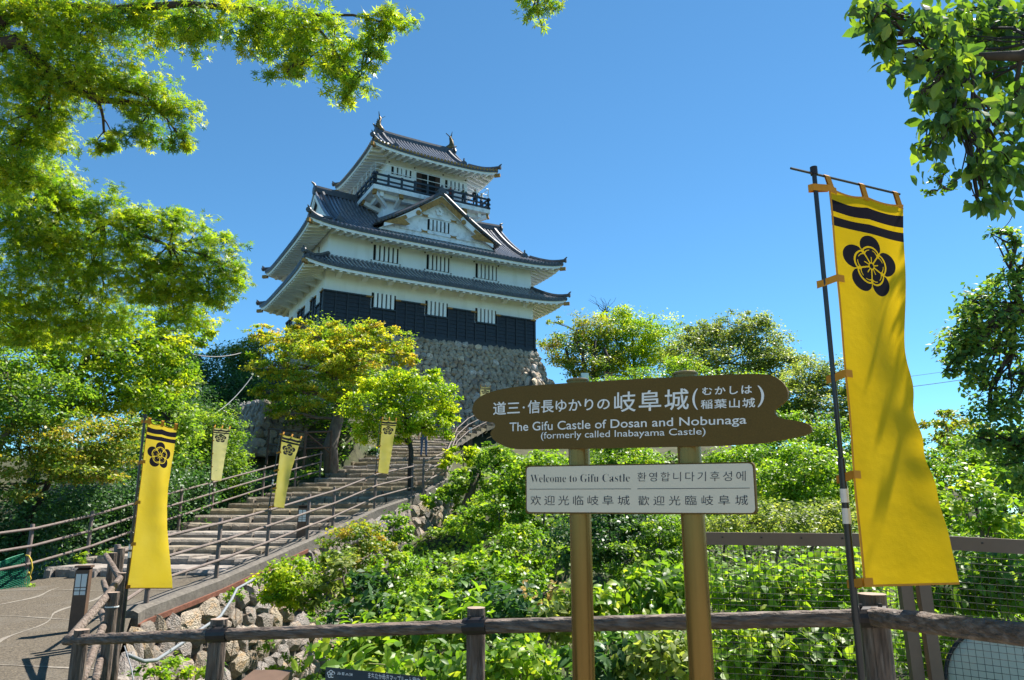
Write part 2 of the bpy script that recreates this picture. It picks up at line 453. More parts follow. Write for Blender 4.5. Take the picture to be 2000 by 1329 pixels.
xs = np.concatenate([[-2500, -900, -350, -150, -80, -55], np.arange(-40, -14, 1.0), np.arange(-14, 10, 0.4), np.arange(10, 40.1, 1.0), [55, 80, 150, 350, 900, 2500]])
ys = np.concatenate([[-1500, -500, -150, -60, -25, -14], np.arange(-8, 2, 0.8), np.arange(2, 34, 0.4), np.arange(34, 80.1, 1.0), [95, 120, 170, 300, 700, 1500, 4000]])
GX, GY = np.meshgrid(xs, ys)
GZ = ground_z(GX, GY)
rr = np.hypot(GX, GY - 25)
GZ = GZ - np.clip(rr - 75, 0, 400) * 0.45                 # the hilltop falls away on every side
GZ += 0.05 * np.sin(GX * 2.1 + GY) * np.cos(GY * 1.7) * (rr < 90)
mb = MB()
nx, ny = len(xs), len(ys)
mb.v = list(zip(GX.ravel().tolist(), GY.ravel().tolist(), GZ.ravel().tolist()))
mb.f = [(j*nx+i, j*nx+i+1, (j+1)*nx+i+1, (j+1)*nx+i) for j in range(ny-1) for i in range(nx-1)]
mb.m = [0] * len(mb.f)
ground = mb.build('ground', M['soil'], smooth=True, kind='structure')

# ---- gravel plaza where the viewer stands
mb = MB()
def plaza_pt(u, v):
    x = -9.0 + 22.0 * u; y = -26.0 + v * (28.6 + 0.9 * u)
    return (x, y, float(terrain_z(np.array([x]), np.array([y]))[0]) + 0.06)
mb.grid(plaza_pt, 44, 60)
mb.build('plaza', M['plaza'], smooth=True, kind='structure')

# ---- paved ramp
def path_pt(t, w, dz=0.0):
    r, l = station(t); p = r.lerp(l, w); p.z += dz
    return p
RAMP_END = 3.35
mb = MB()
mb.grid(lambda u, v: path_pt(v * RAMP_END, u), 12, 30)
path = mb.build('path', M['concrete'], smooth=True, kind='structure')
for w0, ta, tb, ph in ((0.72, 0.3, 3.2, 0.0), (0.36, 0.2, 3.3, 1.3)):
    mb = MB()
    mb.grid(lambda u, v: path_pt(ta + (tb - ta) * v, w0 + 0.05 * math.sin(v * 7 + ph) + 0.018 * math.sin(v * 31 + ph) + (u - 0.5) * (0.013 + 0.008 * math.sin(v * 19 + ph) + 0.004 * math.sin(v * 53)), 0.004), 1, 60)
    mb.build('pale_seam', M['seam'], path)
for t0 in (1.05, 1.9, 2.75):
    mb = MB()
    mb.grid(lambda u, v: path_pt(t0 + 0.03 * math.sin(v * 9 + t0 * 5) + (u - 0.5) * (0.012 + 0.006 * math.sin(v * 23)), 0.03 + 0.94 * v, 0.006), 1, 30)
    mb.build('pale_seam', M['seam'], path)

# ---- stone stairs: every step a slab of its own
stairs = empty('stone_stairs', station(RAMP_END)[0], kind='structure')
def z_at(t): return path_pt(t, 0.5).z
tlist = [RAMP_END]
t = RAMP_END
while t < len(ST) - 1.02:
    rise = 0.15 if t < 6 else 0.195
    z0 = z_at(t); tt = t
    while tt < len(ST) - 1.01 and z_at(tt) < z0 + rise: tt += 0.01
    tlist.append(tt); t = tt
for k in range(len(tlist) - 1):
    ta, tb = tlist[k], min(tlist[k+1] + 0.06, len(ST) - 1.001)
    zt = z_at(tlist[k+1]) + 0.005
    cuts = [0.0]
    while cuts[-1] < 0.97: cuts.append(min(1.0, cuts[-1] + rng.uniform(0.09, 0.24)))
    cuts[-1] = 1.0
    mb = MB()
    vs, fs = [], []
    for w0, w1 in zip(cuts[:-1], cuts[1:]):
        off, h = rng.uniform(-0.08, 0.08), rng.uniform(-0.028, 0.02)
        base = len(vs)
        for q in range(3):
            w = w0 + 0.004 + (w1 - w0 - 0.008) * q / 2
            a = path_pt(ta, w); b = path_pt(tb, w)
            d = (b - a).normalized(); a = a + d * (off + rng.uniform(-.02, .02))
            hh = h + rng.uniform(-.012, .012)
            vs += [(a.x, a.y, zt - 0.36), (a.x + rng.uniform(-.012, .012), a.y + rng.uniform(-.025, .01), zt - 0.06 + hh), (a.x, a.y + 0.05, zt + hh), (b.x, b.y, zt + 0.3 * hh)]
        for i in range(2):
            for q in range(3):
                fs.append((base+i*4+q, base+(i+1)*4+q, base+(i+1)*4+q+1, base+i*4+q+1))
        fs += [(base, base+1, base+2, base+3), (base+11, base+10, base+9, base+8)]
    mb.add(vs, fs)
    mb.build('step', M['step'], stairs)

# ---- kerb along the outer edge of the path, with a rusty steel strip below it
kerb = MB()
pts = []
def edge_pts(t0, t1, n):
    return [station(t0 + (t1 - t0) * i / n)[0] for i in range(n + 1)]
E_ = edge_pts(1.95, 9.0, 60)
def edge_frame(pl, i):
    d = (pl[min(i+1, len(pl)-1)] - pl[max(i-1, 0)]); d.z = 0; d.normalize()
    return Vector((d.y, -d.x, 0))
vs = []; nn = len(E_)
for i, p in enumerate(E_):
    o = edge_frame(E_, i)
    j = rng.uniform(-.012, .012)
    for a, z in ((-0.30, -0.25), (-0.30, 0.085 + j), (0.02, 0.10 + j), (0.10, 0.06), (0.12, -0.22)):
        q = p + o * (a + rng.uniform(-.008, .008)); vs.append((q.x, q.y, p.z + z))
fs = [(i*5+q, i*5+q+1, (i+1)*5+q+1, (i+1)*5+q) for i in range(nn-1) for q in range(4)] + [(4, 3, 2, 1, 0)]
kerb.add(vs, fs)
kerb_o = kerb.build('kerb', M['kerb'], kind='structure')
mb = MB()
vs = []
for i, p in enumerate(E_[:26]):
    o = edge_frame(E_, i)
    for a, z in ((0.115, -0.10), (0.15, -0.10), (0.15, -0.185), (0.115, -0.185)):
        q = p + o * a; vs.append((q.x, q.y, p.z + z))
fs = [(i*4+q, i*4+(q+1) % 4, (i+1)*4+(q+1) % 4, (i+1)*4+q) for i in range(25) for q in range(4)] + [(0, 1, 2, 3), (100, 103, 102, 101)]
mb.add(vs, fs)
tag(mb.build('edging_rail', M['rust']), 'rusty red steel strip under the kerb of the sloping path', 'edging')

# ================================================================ stone walls, stone by stone
def stone_template(seed, n=7):
    g = random.Random(seed)
    vs, fs = [], []
    ang = sorted(2 * math.pi * (k + g.uniform(-.25, .25)) / n for k in range(n))
    def ring(sc, z, jit):
        out = []
        for a in ang:
            ca, sa = math.cos(a), math.sin(a)
            q = (abs(ca) ** 2.8 + abs(sa) ** 2.8) ** (-1 / 2.8)
            r = q * sc * (1 + g.uniform(-jit, jit))
            out.append((r * ca, r * sa, z + g.uniform(-.1, .1) * (z > 0)))
        return out
    vs += ring(1.06, -0.6, .12) + ring(1.0, 0.4, .16) + ring(0.6, 0.95, .32)
    for k in range(n):
        k2 = (k + 1) % n
        fs += [(k, k2, n + k2, n + k), (n + k, n + k2, 2*n + k2, 2*n + k)]
    vs.append((g.uniform(-.2, .2), g.uniform(-.2, .2), g.uniform(0.9, 1.25)))
    c = len(vs) - 1
    fs += [(2*n + k, 2*n + (k+1) % n, c) for k in range(n)]
    return vs, fs
STONES = [stone_template(100 + i, 5 + i % 3) for i in range(12)]
def stone_meshes(mat, name):
    out = []
    for vs, fs in STONES:
        me = bpy.data.meshes.new(name); me.from_pydata(vs, [], fs); me.materials.append(mat)
        out.append(me)
    return out
STONE_ME = {'stone': stone_meshes(M['stone'], 'stone'), 'wall_stone': stone_meshes(M['wall_stone'], 'stone')}

def stone_wall(root, top, bottom, size, matkey, seed, depth=0.16, limit=300, mode='row', skip=None):
    """stones laid over a face ruled between two polylines; one object each, the least seen ones joined past the limit"""
    g = random.Random(seed)
    top = [Vector(p) for p in top]; bottom = [Vector(p) for p in bottom]
    seg = [(top[i+1] - top[i]).length for i in range(len(top) - 1)]
    cum = [0]
    for s in seg: cum.append(cum[-1] + s)
    def ev(u, v):
        u = min(max(u, 0), cum[-1] - 1e-5)
        i = max(k for k in range(len(seg)) if cum[k] <= u)
        f = (u - cum[i]) / seg[i]
        a = top[i].lerp(top[i+1], f); b = bottom[i].lerp(bottom[i+1], f)
        e1 = (top[i+1] - top[i]).lerp(bottom[i+1] - bottom[i], v).normalized(); e2 = (b - a)
        nrm = e2.cross(e1).normalized()
        return a.lerp(b, v), e1, e2.normalized(), nrm, e2.length
    # backing face
    mb = MB()
    nu = max(2, int(cum[-1] / 0.5))
    mb.grid(lambda u, v: ev(u * cum[-1], v)[0] - ev(u * cum[-1], v)[3] * 0.02, nu, 6)
    mb.build('mortar_bed', M['stone_fill'], root)
    items = []
    H = sum((bottom[i] - top[i]).length for i in range(len(top))) / len(top)
    v = 0.0
    while v < H:
        rh = size * g.uniform(0.62, 1.05)
        u = -size * g.random()
        while u < cum[-1]:
            w = size * g.uniform(0.7, 1.65)
            uc, vc = u + w / 2, v + rh / 2 + g.uniform(-.18, .18) * size
            u += w
            if uc < 0 or uc > cum[-1] or vc > H: continue
            pos, e1, e2, nr, ln = ev(uc, min(max(vc / H, 0), 1))
            if skip and skip(pos): continue
            rot = g.uniform(-.35, .35) if mode == 'row' else g.uniform(-1.0, 1.0)
            ax = (e1 * math.cos(rot) + e2 * math.sin(rot)).normalized()
            ay = nr.cross(ax).normalized()
            nz = (nr + ax * g.uniform(-.22, .22) + ay * g.uniform(-.22, .22)).normalized()
            ax = (ax - nz * ax.dot(nz)).normalized(); ay = nz.cross(ax)
            sx, sy, sz = w * 0.56, rh * g.uniform(.58, .72), depth * g.uniform(.45, 1.2)
            mtx = Matrix(((ax.x*sx, ay.x*sy, nz.x*sz, pos.x), (ax.y*sx, ay.y*sy, nz.y*sz, pos.y), (ax.z*sx, ay.z*sy, nz.z*sz, pos.z), (0, 0, 0, 1)))
            items.append((mtx, g.randrange(len(STONES)), pos, w * rh))
        v += rh
    px, py, d = project([tuple(i[2]) for i in items])
    sc = []
    for k, it in enumerate(items):
        vis = 0 <= px[k] <= 2000 and 0 <= py[k] <= 1340
        sc.append((it[3] / d[k]**2 if vis and d[k] > 0 else -1.0, k))
    sc.sort(reverse=True)
    single = set(k for s, k in sc[:limit])
    inv = root_of(root).matrix_basis.inverted()
    rest = MB()
    for k, (mtx, vi, pos, a) in enumerate(items):
        if k in single:
            o = bpy.data.objects.new('stone', STONE_ME[matkey][vi]); link(o, root)
            o.matrix_basis = inv @ mtx
        else:
            vs, fs = STONES[vi]
            rest.add([mtx @ Vector(p) for p in vs], fs)
    if rest.v: rest.build('stone_course', M[matkey], root, kind='stuff')

# retaining wall under the path
tp = edge_pts(1.0, 1.95, 6)[:-1] + edge_pts(1.95, 9.0, 26)
top, bot = [], []
for i, p in enumerate(tp):
    o = edge_frame(tp, i)
    h = 0.5 + 2.7 * min(1, max(0, (p.y - 8.7) / 5.0)) if p.y < 22 else 3.2
    top.append(p + o * 0.10 + Vector((0, 0, -0.20)))
    bot.append(p + o * (0.10 + 0.26 * h) + Vector((0, 0, -0.20 - h)))
rw = empty('retaining_wall', (bot[8].x, bot[8].y, bot[8].z), 'rough retaining wall of big pale stones below the sloping path', 'stone wall')
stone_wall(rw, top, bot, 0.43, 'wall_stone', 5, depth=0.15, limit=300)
# ================================================================ THE CASTLE (local axes: x along the front, y to the back, z up)
CW, CD = 16.32, 10.32
CL = Vector((-12.383, 45.69, 13.173))
castle = empty('castle', CL, 'white three-tiered castle keep with dark tiled roofs on the hilltop', 'castle', rz=R(90 - 60.015))
CX, CY = CW / 2, CD / 2

def cpart(mb, name, mat, parent=None, **kw):
    return mb.build(name, mat, parent or castle, local=True, **kw)

SIDES = {'front': lambda c, a, hx, hy: (CX + c, CY - hy + a), 'back': lambda c, a, hx, hy: (CX - c, CY + hy - a),
         'left': lambda c, a, hx, hy: (CX - hx + a, CY - c), 'right': lambda c, a, hx, hy: (CX + hx - a, CY + c)}

def make_roof(tag_, hx, hy, zm, G, run, ridge=None, up=0.42, Lc=1.3, over=1.6, gap=0.3, gold_ends=False):
    """tiled roof over the eave rectangle hx by hy; ridge = half length of a hip-and-gable ridge, else a skirt of width run"""
    def half(side): return hx if side in ('front', 'back') else hy
    def amax(side, c):
        h = half(side)
        if ridge is None: return max(0.02, min(run, h - abs(c)))
        if side in ('front', 'back'):
            return hy if abs(c) <= ridge + 0.05 else max(0.02, h - abs(c))
        return max(0.02, min(hx - ridge, h - abs(c)))
    def zt(side, c, a):
        h = half(side)
        e = max(0.0, h - abs(c))
        return zm + G(a) + up * math.exp(-e / Lc) * max(0.0, 1 - a / 3.2) ** 2
    def pt(side, c, a, dz=0.0):
        x, y = SIDES[side](c, a, hx, hy)
        return (x, y, zt(side, c, a) + dz)
    roof = None
    # tile bed: one sheet per slope with an underside
    mb = MB()
    for side in SIDES:
        h = half(side); n = int(2 * h / 0.5)
        cs = [-h + 2 * h * i / n for i in range(n + 1)]
        if ridge is not None and side in ('front', 'back'): cs = sorted(set(cs + [-ridge - 0.05, -ridge - 0.051, ridge + 0.05, ridge + 0.051]))
        m = 8; b = len(mb.v)
        for c in cs:
            am = amax(side, c)
            for j in range(m + 1): mb.v.append(pt(side, c, am * j / m))
        for i in range(len(cs) - 1):
            if cs[i+1] - cs[i] < 0.01: continue
            for j in range(m):
                k = b + i * (m + 1) + j
                mb.f.append((k, k + m + 1, k + m + 2, k + 1)); mb.m.append(0)
    roof = cpart(mb, 'roof', M['tile_edge'], smooth=True)
    # rows of round cover tiles
    for side in SIDES:
        mb = MB(); h = half(side); n = int(2 * h / gap); w = 0.098
        for i in range(n):
            c = -h + 2 * h * (i + 0.5) / n
            am = amax(side, c); m = max(2, int(am / 0.45))
            b = len(mb.v)
            for j in range(m + 1):
                a = -0.05 + (am + 0.05) * j / m
                for off, zz in ((-w, 0.0), (-0.55 * w, 0.115), (0.55 * w, 0.115), (w, 0.0)):
                    x, y = SIDES[side](c + off, a, hx, hy)
                    mb.v.append((x, y, zt(side, c, a) + zz))
            for j in range(m):
                for q in range(3):
                    k = b + j * 4 + q
                    mb.f.append((k, k + 1, k + 5, k + 4)); mb.m.append(0)
            # round end tile at the eave
            x, y = SIDES[side](c, -0.06, hx, hy); z = zt(side, c, 0)
            mb.mi = 1
            dx = (1, 0) if side in ('front', 'back') else (0, 1)
            k = len(mb.v)
            for q in range(6):
                an = math.pi * q / 3
                mb.v.append((x + dx[0] * 0.115 * math.cos(an), y + dx[1] * 0.115 * math.cos(an), z + 0.02 + 0.115 * math.sin(an)))
            mb.f.append(tuple(range(k, k + 6))); mb.m.append(1); mb.mi = 0
        o = cpart(mb, 'tile_rows', [M['tile'], M['gold'] if gold_ends else M['tile_edge']], roof, kind='stuff')
    # dark edge of flat tiles along the eave
    mb = MB()
    for side in SIDES:
        h = half(side); b = len(mb.v); n = 40
        for i in range(n + 1):
            c = (-1 + 2 * i / n) * (h + 0.03)
            x, y = SIDES[side](c, -0.035, hx, hy); z = zt(side, c, 0)
            x2, y2 = SIDES[side](c, 0.05, hx, hy)
            mb.v += [(x2, y2, z + 0.02), (x, y, z - 0.005), (x, y, z - 0.17), (x2, y2, z - 0.17)]
        for i in range(n):
            for q in range(3): mb.f.append((b+i*4+q, b+(i+1)*4+q, b+(i+1)*4+q+1, b+i*4+q+1)); mb.m.append(0)
    cpart(mb, 'eave_tile_edge', M['tile_edge'], roof)
    # white fascia and soffit
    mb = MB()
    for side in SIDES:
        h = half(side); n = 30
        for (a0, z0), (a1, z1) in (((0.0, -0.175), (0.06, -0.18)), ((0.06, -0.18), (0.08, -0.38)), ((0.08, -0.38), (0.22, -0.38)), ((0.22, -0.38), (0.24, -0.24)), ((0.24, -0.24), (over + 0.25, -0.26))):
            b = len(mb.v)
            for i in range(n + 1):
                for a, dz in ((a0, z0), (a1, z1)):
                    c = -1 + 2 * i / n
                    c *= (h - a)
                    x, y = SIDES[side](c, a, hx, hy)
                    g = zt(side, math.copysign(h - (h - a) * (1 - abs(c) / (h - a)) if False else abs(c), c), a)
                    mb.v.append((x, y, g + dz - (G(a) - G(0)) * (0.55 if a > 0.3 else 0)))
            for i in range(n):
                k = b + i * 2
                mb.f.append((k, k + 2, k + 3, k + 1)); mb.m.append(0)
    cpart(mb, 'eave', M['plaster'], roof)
    # rafters
    mb = MB()
    for side in SIDES:
        h = half(side); n = int(2 * (h - 0.3) / 0.52)
        for i in range(n + 1):
            c = -(h - 0.3) + 2 * (h - 0.3) * i / n
            a1 = min(over + 0.1, h - abs(c))
            if a1 < 0.45: continue
            p0 = Vector(pt(side, c, 0.13)); p1 = Vector(pt(side, c, a1)); 
            p0.z -= 0.38; p1.z -= 0.28 + (G(a1) - G(0)) * 0.55 + 0.06
            mb.beam(p0, p1, 0.19, 0.2)
    cpart(mb, 'rafters', M['plaster'], roof, kind='stuff')
    # hip ridges with end tiles
    for sx in (-1, 1):
        for sy in (-1, 1):
            side = 'front' if sy < 0 else 'back'
            A = run if ridge is None else hx - ridge
            pts = []
            for j in range(8):
                a = -0.1 + (A + 0.1) * j / 7
                c = sx * (hx - a); 
                cc = c if side == 'front' else -c
                x, y = SIDES[side](cc, a, hx, hy)
                lift = 0.14 + 0.06 * max(0, 1 - j / 2.5)
                pts.append((x, y, zt(side, c, max(a, 0)) + lift))
            mb = MB(); mb.tube(pts, [0.13, 0.15] + [0.16] * 6, 6)
            hip = cpart(mb, 'hip_ridge', M['tile_edge'], roof, smooth=False)
            mb = MB()
            p = Vector(pts[0]); d = Vector((sx, sy, 0)).normalized()
            mb.tube([p + d * 0.02, p + d * 0.14], [0.2, 0.17], 8)
            mb.tube([p + Vector((0, 0, .1)), p + d * 0.1 + Vector((0, 0, .2)), p + d * 0.2 + Vector((0, 0, .28))], [0.08, 0.06, 0.03], 6)
            cpart(mb, 'ridge_end_tile', M['tile_edge'], hip)
            if True:
                mb = MB(); q = p + d * (-0.05) - Vector((0, 0, 0.5 + 0.16))
                mb.beam(q - d * 0.35, q + d * 0.12, 0.2, 0.24)
                cpart(mb, 'corner_rafter_cap', M['gold'], hip)
    return roof, zt, pt

# ---- ground storey
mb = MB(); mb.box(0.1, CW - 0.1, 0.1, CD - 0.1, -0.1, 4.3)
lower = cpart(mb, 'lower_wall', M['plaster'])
# black boarding, panel by panel
H1 = 2.285
WIN1 = [(3.27, 5.07), (7.23, 9.03), (11.2, 13.0)]
def boarding(face):
    Lf = CW if face in ('front', 'back') else CD
    wins = WIN1 if Lf > 12 else [(2.0, 3.6), (5.6, 7.2), (8.6, 9.7)]
    def mp(s, out, z):
        if face == 'front': return (s, 0.1 - out, z)
        if face == 'back': return (CW - s, CD - 0.1 + out, z)
        if face == 'left': return (0.1 - out, CD - s, z)
        return (CW - 0.1 + out, s, z)
    cuts = [0.0]
    for w in wins:
        cuts += [w[0], w[1]]
    cuts.append(Lf)
    for i in range(len(cuts) - 1):
        a, b = cuts[i], cuts[i+1]
        ztop = H1 if i % 2 == 0 else 1.52
        k = max(1, round((b - a) / 0.8))
        for j in range(k):
            s0, s1 = a + (b - a) * j / k, a + (b - a) * (j + 1) / k
            mb = MB(); z = 0.12; pl = (ztop - 0.12) / max(1, round((ztop - 0.12) / 0.27))
            e0, e1 = s0 + 0.04, s1 - 0.04
            while z < ztop - 0.05:
                mb.add([mp(e0, 0.11, z), mp(e1, 0.11, z), mp(e1, 0.075, z + pl), mp(e0, 0.075, z + pl), mp(e0, 0.0, z), mp(e1, 0.0, z)],
                       [(0, 1, 2, 3), (4, 5, 1, 0)])
                z += pl
            cpart(mb, 'board_panel', M['black_wood'], lower)
            mb = MB(); mb.add([mp(s0 - 0.045, 0.0, 0.1), mp(s0 + 0.045, 0.0, 0.1), mp(s0 + 0.045, 0.0, ztop), mp(s0 - 0.045, 0.0, ztop),
                               mp(s0 - 0.045, 0.155, 0.1), mp(s0 + 0.045, 0.155, 0.1), mp(s0 + 0.045, 0.155, ztop), mp(s0 - 0.045, 0.155, ztop)],
                              [(4, 5, 6, 7), (0, 4, 7, 3), (1, 2, 6, 5), (3, 7, 6, 2)])
            cpart(mb, 'batten', M['black_wood'], lower)
        mb = MB(); mb.mi = 0
        def cap(s0, s1, mi):
            mb.mi = mi
            mb.add([mp(s0, -0.02, ztop), mp(s1, -0.02, ztop), mp(s1, 0.2, ztop), mp(s0, 0.2, ztop), mp(s0, -0.02, ztop + 0.12), mp(s1, -0.02, ztop + 0.12), mp(s1, 0.2, ztop + 0.10), mp(s0, 0.2, ztop + 0.10)],
                   [(0, 1, 2, 3), (4, 5, 6, 7), (3, 2, 6, 7), (0, 3, 7, 4), (1, 2, 6, 5)])
        if i % 2 == 0:
            cap(a - 0.05, a + 0.3, 1 if i else 0); cap(a + 0.3, b - 0.4, 0); cap(b - 0.4, b + 0.05, 1)
        else: cap(a + 0.06, b - 0.06, 0)
        cpart(mb, 'board_coping', [M['rail_wood'], M['gold']], lower)
    mb = MB(); mb.add([mp(-.14, 0, -0.16), mp(Lf + .14, 0, -0.16), mp(Lf + .14, 0.2, -0.16), mp(-.14, 0.2, -0.16), mp(-.14, 0, 0.12), mp(Lf + .14, 0, 0.12), mp(Lf + .14, 0.19, 0.12), mp(-.14, 0.19, 0.12)],
                      [(0, 1, 2, 3), (4, 5, 6, 7), (3, 2, 6, 7), (0, 3, 7, 4), (1, 2, 6, 5)])
    cpart(mb, 'sill_beam', M['black_wood'], lower)
for f_ in ('front', 'left', 'right', 'back'): boarding(f_)

def slot_window(parent, s0, s1, z0, z1, mp, slots=6, name='window'):
    """a dark opening behind white upright bars"""
    mb = MB()
    mb.add([mp(s0, 0.012, z0), mp(s1, 0.012, z0), mp(s1, 0.012, z1), mp(s0, 0.012, z1)], [(0, 1, 2, 3)])
    w = cpart(mb, name, M['void'], parent)
    n = slots - 1
    pitch = (s1 - s0) / (n + 0.62)
    for k in range(n):
        c = s0 + pitch * (k + 0.81)
        hw = pitch * 0.30
        mb = MB()
        mb.add([mp(c - hw, 0.0, z0), mp(c + hw, 0.0, z0), mp(c + hw, 0.15, z0), mp(c - hw, 0.15, z0), mp(c - hw, 0.0, z1), mp(c + hw, 0.0, z1), mp(c + hw, 0.15, z1), mp(c - hw, 0.15, z1)],
               [(0, 3, 2, 1), (4, 5, 6, 7), (3, 2, 6, 7), (0, 3, 7, 4), (1, 2, 6, 5)])
        cpart(mb, 'bar', M['plaster'], w)
    return w
for a, b in WIN1:
    slot_window(lower, a + 0.03, b - 0.03, 1.64, 2.68, lambda s, o, z: (s, 0.1 - o, z))
for a, b in ((2.0, 3.6), (5.6, 7.2), (8.6, 9.7)):
    slot_window(lower, a + 0.03, b - 0.03, 1.64, 2.68, lambda s, o, z: (0.1 - o, CD - s, z))
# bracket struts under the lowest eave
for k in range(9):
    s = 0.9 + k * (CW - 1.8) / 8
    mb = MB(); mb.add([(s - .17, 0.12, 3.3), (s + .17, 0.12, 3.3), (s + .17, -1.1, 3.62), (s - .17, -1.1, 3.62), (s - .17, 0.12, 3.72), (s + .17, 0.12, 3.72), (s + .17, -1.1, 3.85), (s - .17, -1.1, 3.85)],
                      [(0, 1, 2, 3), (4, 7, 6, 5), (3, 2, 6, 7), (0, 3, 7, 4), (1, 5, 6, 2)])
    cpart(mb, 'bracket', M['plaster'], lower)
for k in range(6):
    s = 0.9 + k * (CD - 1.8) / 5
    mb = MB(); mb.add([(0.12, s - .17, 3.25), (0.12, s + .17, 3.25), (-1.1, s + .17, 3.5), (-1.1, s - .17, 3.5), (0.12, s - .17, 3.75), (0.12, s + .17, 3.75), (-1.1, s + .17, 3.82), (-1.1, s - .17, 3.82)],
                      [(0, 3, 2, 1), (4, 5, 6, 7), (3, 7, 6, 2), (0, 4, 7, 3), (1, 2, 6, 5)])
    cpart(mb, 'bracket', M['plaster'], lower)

# ---- lowest roof, second storey, main roof
make_roof('lower', CX + 1.78, CY + 1.78, 3.55, lambda a: 1.28 * (a / 1.98) * (0.75 + 0.25 * a / 1.98), 1.98, over=1.6)
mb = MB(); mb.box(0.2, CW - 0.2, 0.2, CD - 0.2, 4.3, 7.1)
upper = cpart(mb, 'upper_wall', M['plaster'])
for z in (4.92, 6.36):
    mb = MB(); mb.box(0.17, CW - 0.17, 0.17, CD - 0.17, z, z + 0.07); cpart(mb, 'wall_band', M['plaster'], upper)
for a, b in ((3.32, 5.15), (7.31, 9.1), (11.27, 13.07)):
    slot_window(upper, a, b, 5.05, 6.17, lambda s, o, z: (s, 0.2 - o, z))
    for s in (a - 0.14, b + 0.14):
        for z in (5.0, 6.28):
            mb = MB(); mb.tube([(s, 0.2, z), (s, 0.12, z)], [0.06, 0.045], 8); cpart(mb, 'nail_cover', M['tile_edge'], upper)
for a, b in ((2.0, 3.6), (6.2, 7.8)):
    slot_window(upper, a, b, 5.05, 6.17, lambda s, o, z: (0.2 - o, CD - s, z))
G2 = lambda a: 4.95 * (0.62 * (a / 6.76) + 0.38 * (a / 6.76) ** 2)
make_roof('main', CX + 1.6, CY + 1.6, 6.36, G2, None, ridge=7.885, over=1.5)
def ridge_bar(hl, z, w, h, y=CY, name='ridge', x=CX):
    mb = MB()
    prof = [(-w/2, 0), (w/2, 0), (w/2*0.8, h*.7), (w*.3, h), (-w*.3, h), (-w/2*.8, h*.7)]
    n = 12; b = len(mb.v)
    for i in range(n + 1):
        s = -hl + 2 * hl * i / n
        cur = 0.12 * (abs(s) / hl) ** 4
        for yy, zz in prof: mb.v.append((x + s, y + yy, z + zz + cur))
    for i in range(n):
        for k in range(6):
            k2 = (k + 1) % 6
            mb.f.append((b+i*6+k, b+i*6+k2, b+(i+1)*6+k2, b+(i+1)*6+k)); mb.m.append(0)
    mb.f += [tuple(range(b, b + 6)), tuple(range(b + n*6, b + n*6 + 6))]; mb.m += [0, 0]
    r = cpart(mb, name, M['tile_edge'])
    for sx in (-1, 1):
        mb = MB(); p = Vector((x + sx * hl, y, z + h * 0.55))
        mb.tube([p, p + Vector((sx * .14, 0, 0))], [h * .75, h * .65], 8)
        mb.tube([p + Vector((0, 0, h * .5)), p + Vector((sx * .12, 0, h * .9)), p + Vector((sx * .32, 0, h * 1.15))], [.12, .1, .04], 6)
        cpart(mb, 'ridge_end_tile', M['tile_edge'], r)
    return r
ridge_bar(7.885, 11.2, 0.42, 0.55)

def gable_end(sx, hl, zbase, zridge, hy, Gf, zm, inset=0.35):
    """white triangular end of a hip-and-gable roof"""
    x = CX + sx * (hl - inset)
    pts = []
    n = 8
    lo = None
    prof = []
    for j in range(n + 1):
        a = (hy) * j / n
        z = zm + Gf(a)
        if z < zbase: continue
        prof.append((CY - hy + a, z - 0.12))
    poly = [(x, y, z) for y, z in prof] + [(x, 2 * CY - y, z) for y, z in reversed(prof[:-1])]
    mb = MB(); mb.prism(poly, (-sx * 0.1, 0, 0)); g = cpart(mb, 'gable_wall', M['plaster'])
    for sy in (-1, 1):
        mb = MB(); b = len(mb.v)
        for y, z in prof:
            yy = y if sy < 0 else 2 * CY - y
            for dx, dz in ((inset * sx + .02 * sx, 0.1), (inset * sx + .02 * sx, -0.3), (inset * sx - 0.12 * sx, -0.3), (inset * sx - .12 * sx, 0.1)):
                mb.v.append((x + dx, yy, z + dz))
        for i in range(len(prof) - 1):
            for k in range(4): mb.f.append((b+i*4+k, b+i*4+(k+1) % 4, b+(i+1)*4+(k+1) % 4, b+(i+1)*4+k)); mb.m.append(0)
        cpart(mb, 'bargeboard', M['plaster'], g)

def down_ridges(hl, hy, Gf, zm, a_end, w=0.15, inset=0.55):
    for sx in (-1, 1):
        for sy in (-1, 1):
            pts = []
            for j in range(9):
                a = hy - 0.1 - (hy - 0.1 - a_end) * j / 8
                y = CY + sy * (hy - a)
                pts.append((CX + sx * (hl - inset), y, zm + Gf(a) + 0.17))
            mb = MB(); mb.tube(pts, w, 6)
            d = cpart(mb, 'descending_ridge', M['tile_edge'])
            mb = MB(); p = Vector(pts[-1]); q = Vector((0, sy, 0))
            mb.tube([p - q * 0.02, p + q * 0.16], [0.3, 0.25], 8)
            mb.tube([p + Vector((0, 0, .15)), p + q * .05 + Vector((0, 0, .5))], [0.09, 0.05], 6)
            mb.tube([p + q * 0.16, p + q * 0.19], [0.1, 0.1], 8)
            cpart(mb, 'ridge_end_tile', M['tile_edge'], d)
            # verge roll at the gable edge
            mb = MB(); mb.tube([(CX + sx * (hl + 0.0), a[1], a[2] - 0.06) for a in pts], 0.11, 6)
            cpart(mb, 'verge_roll', M['tile'], d)
for sx in (-1, 1): gable_end(sx, 7.885, 7.3, 11.3, CY + 1.6, G2, 6.36)
down_ridges(7.885, CY + 1.6, G2, 6.36, 1.75)

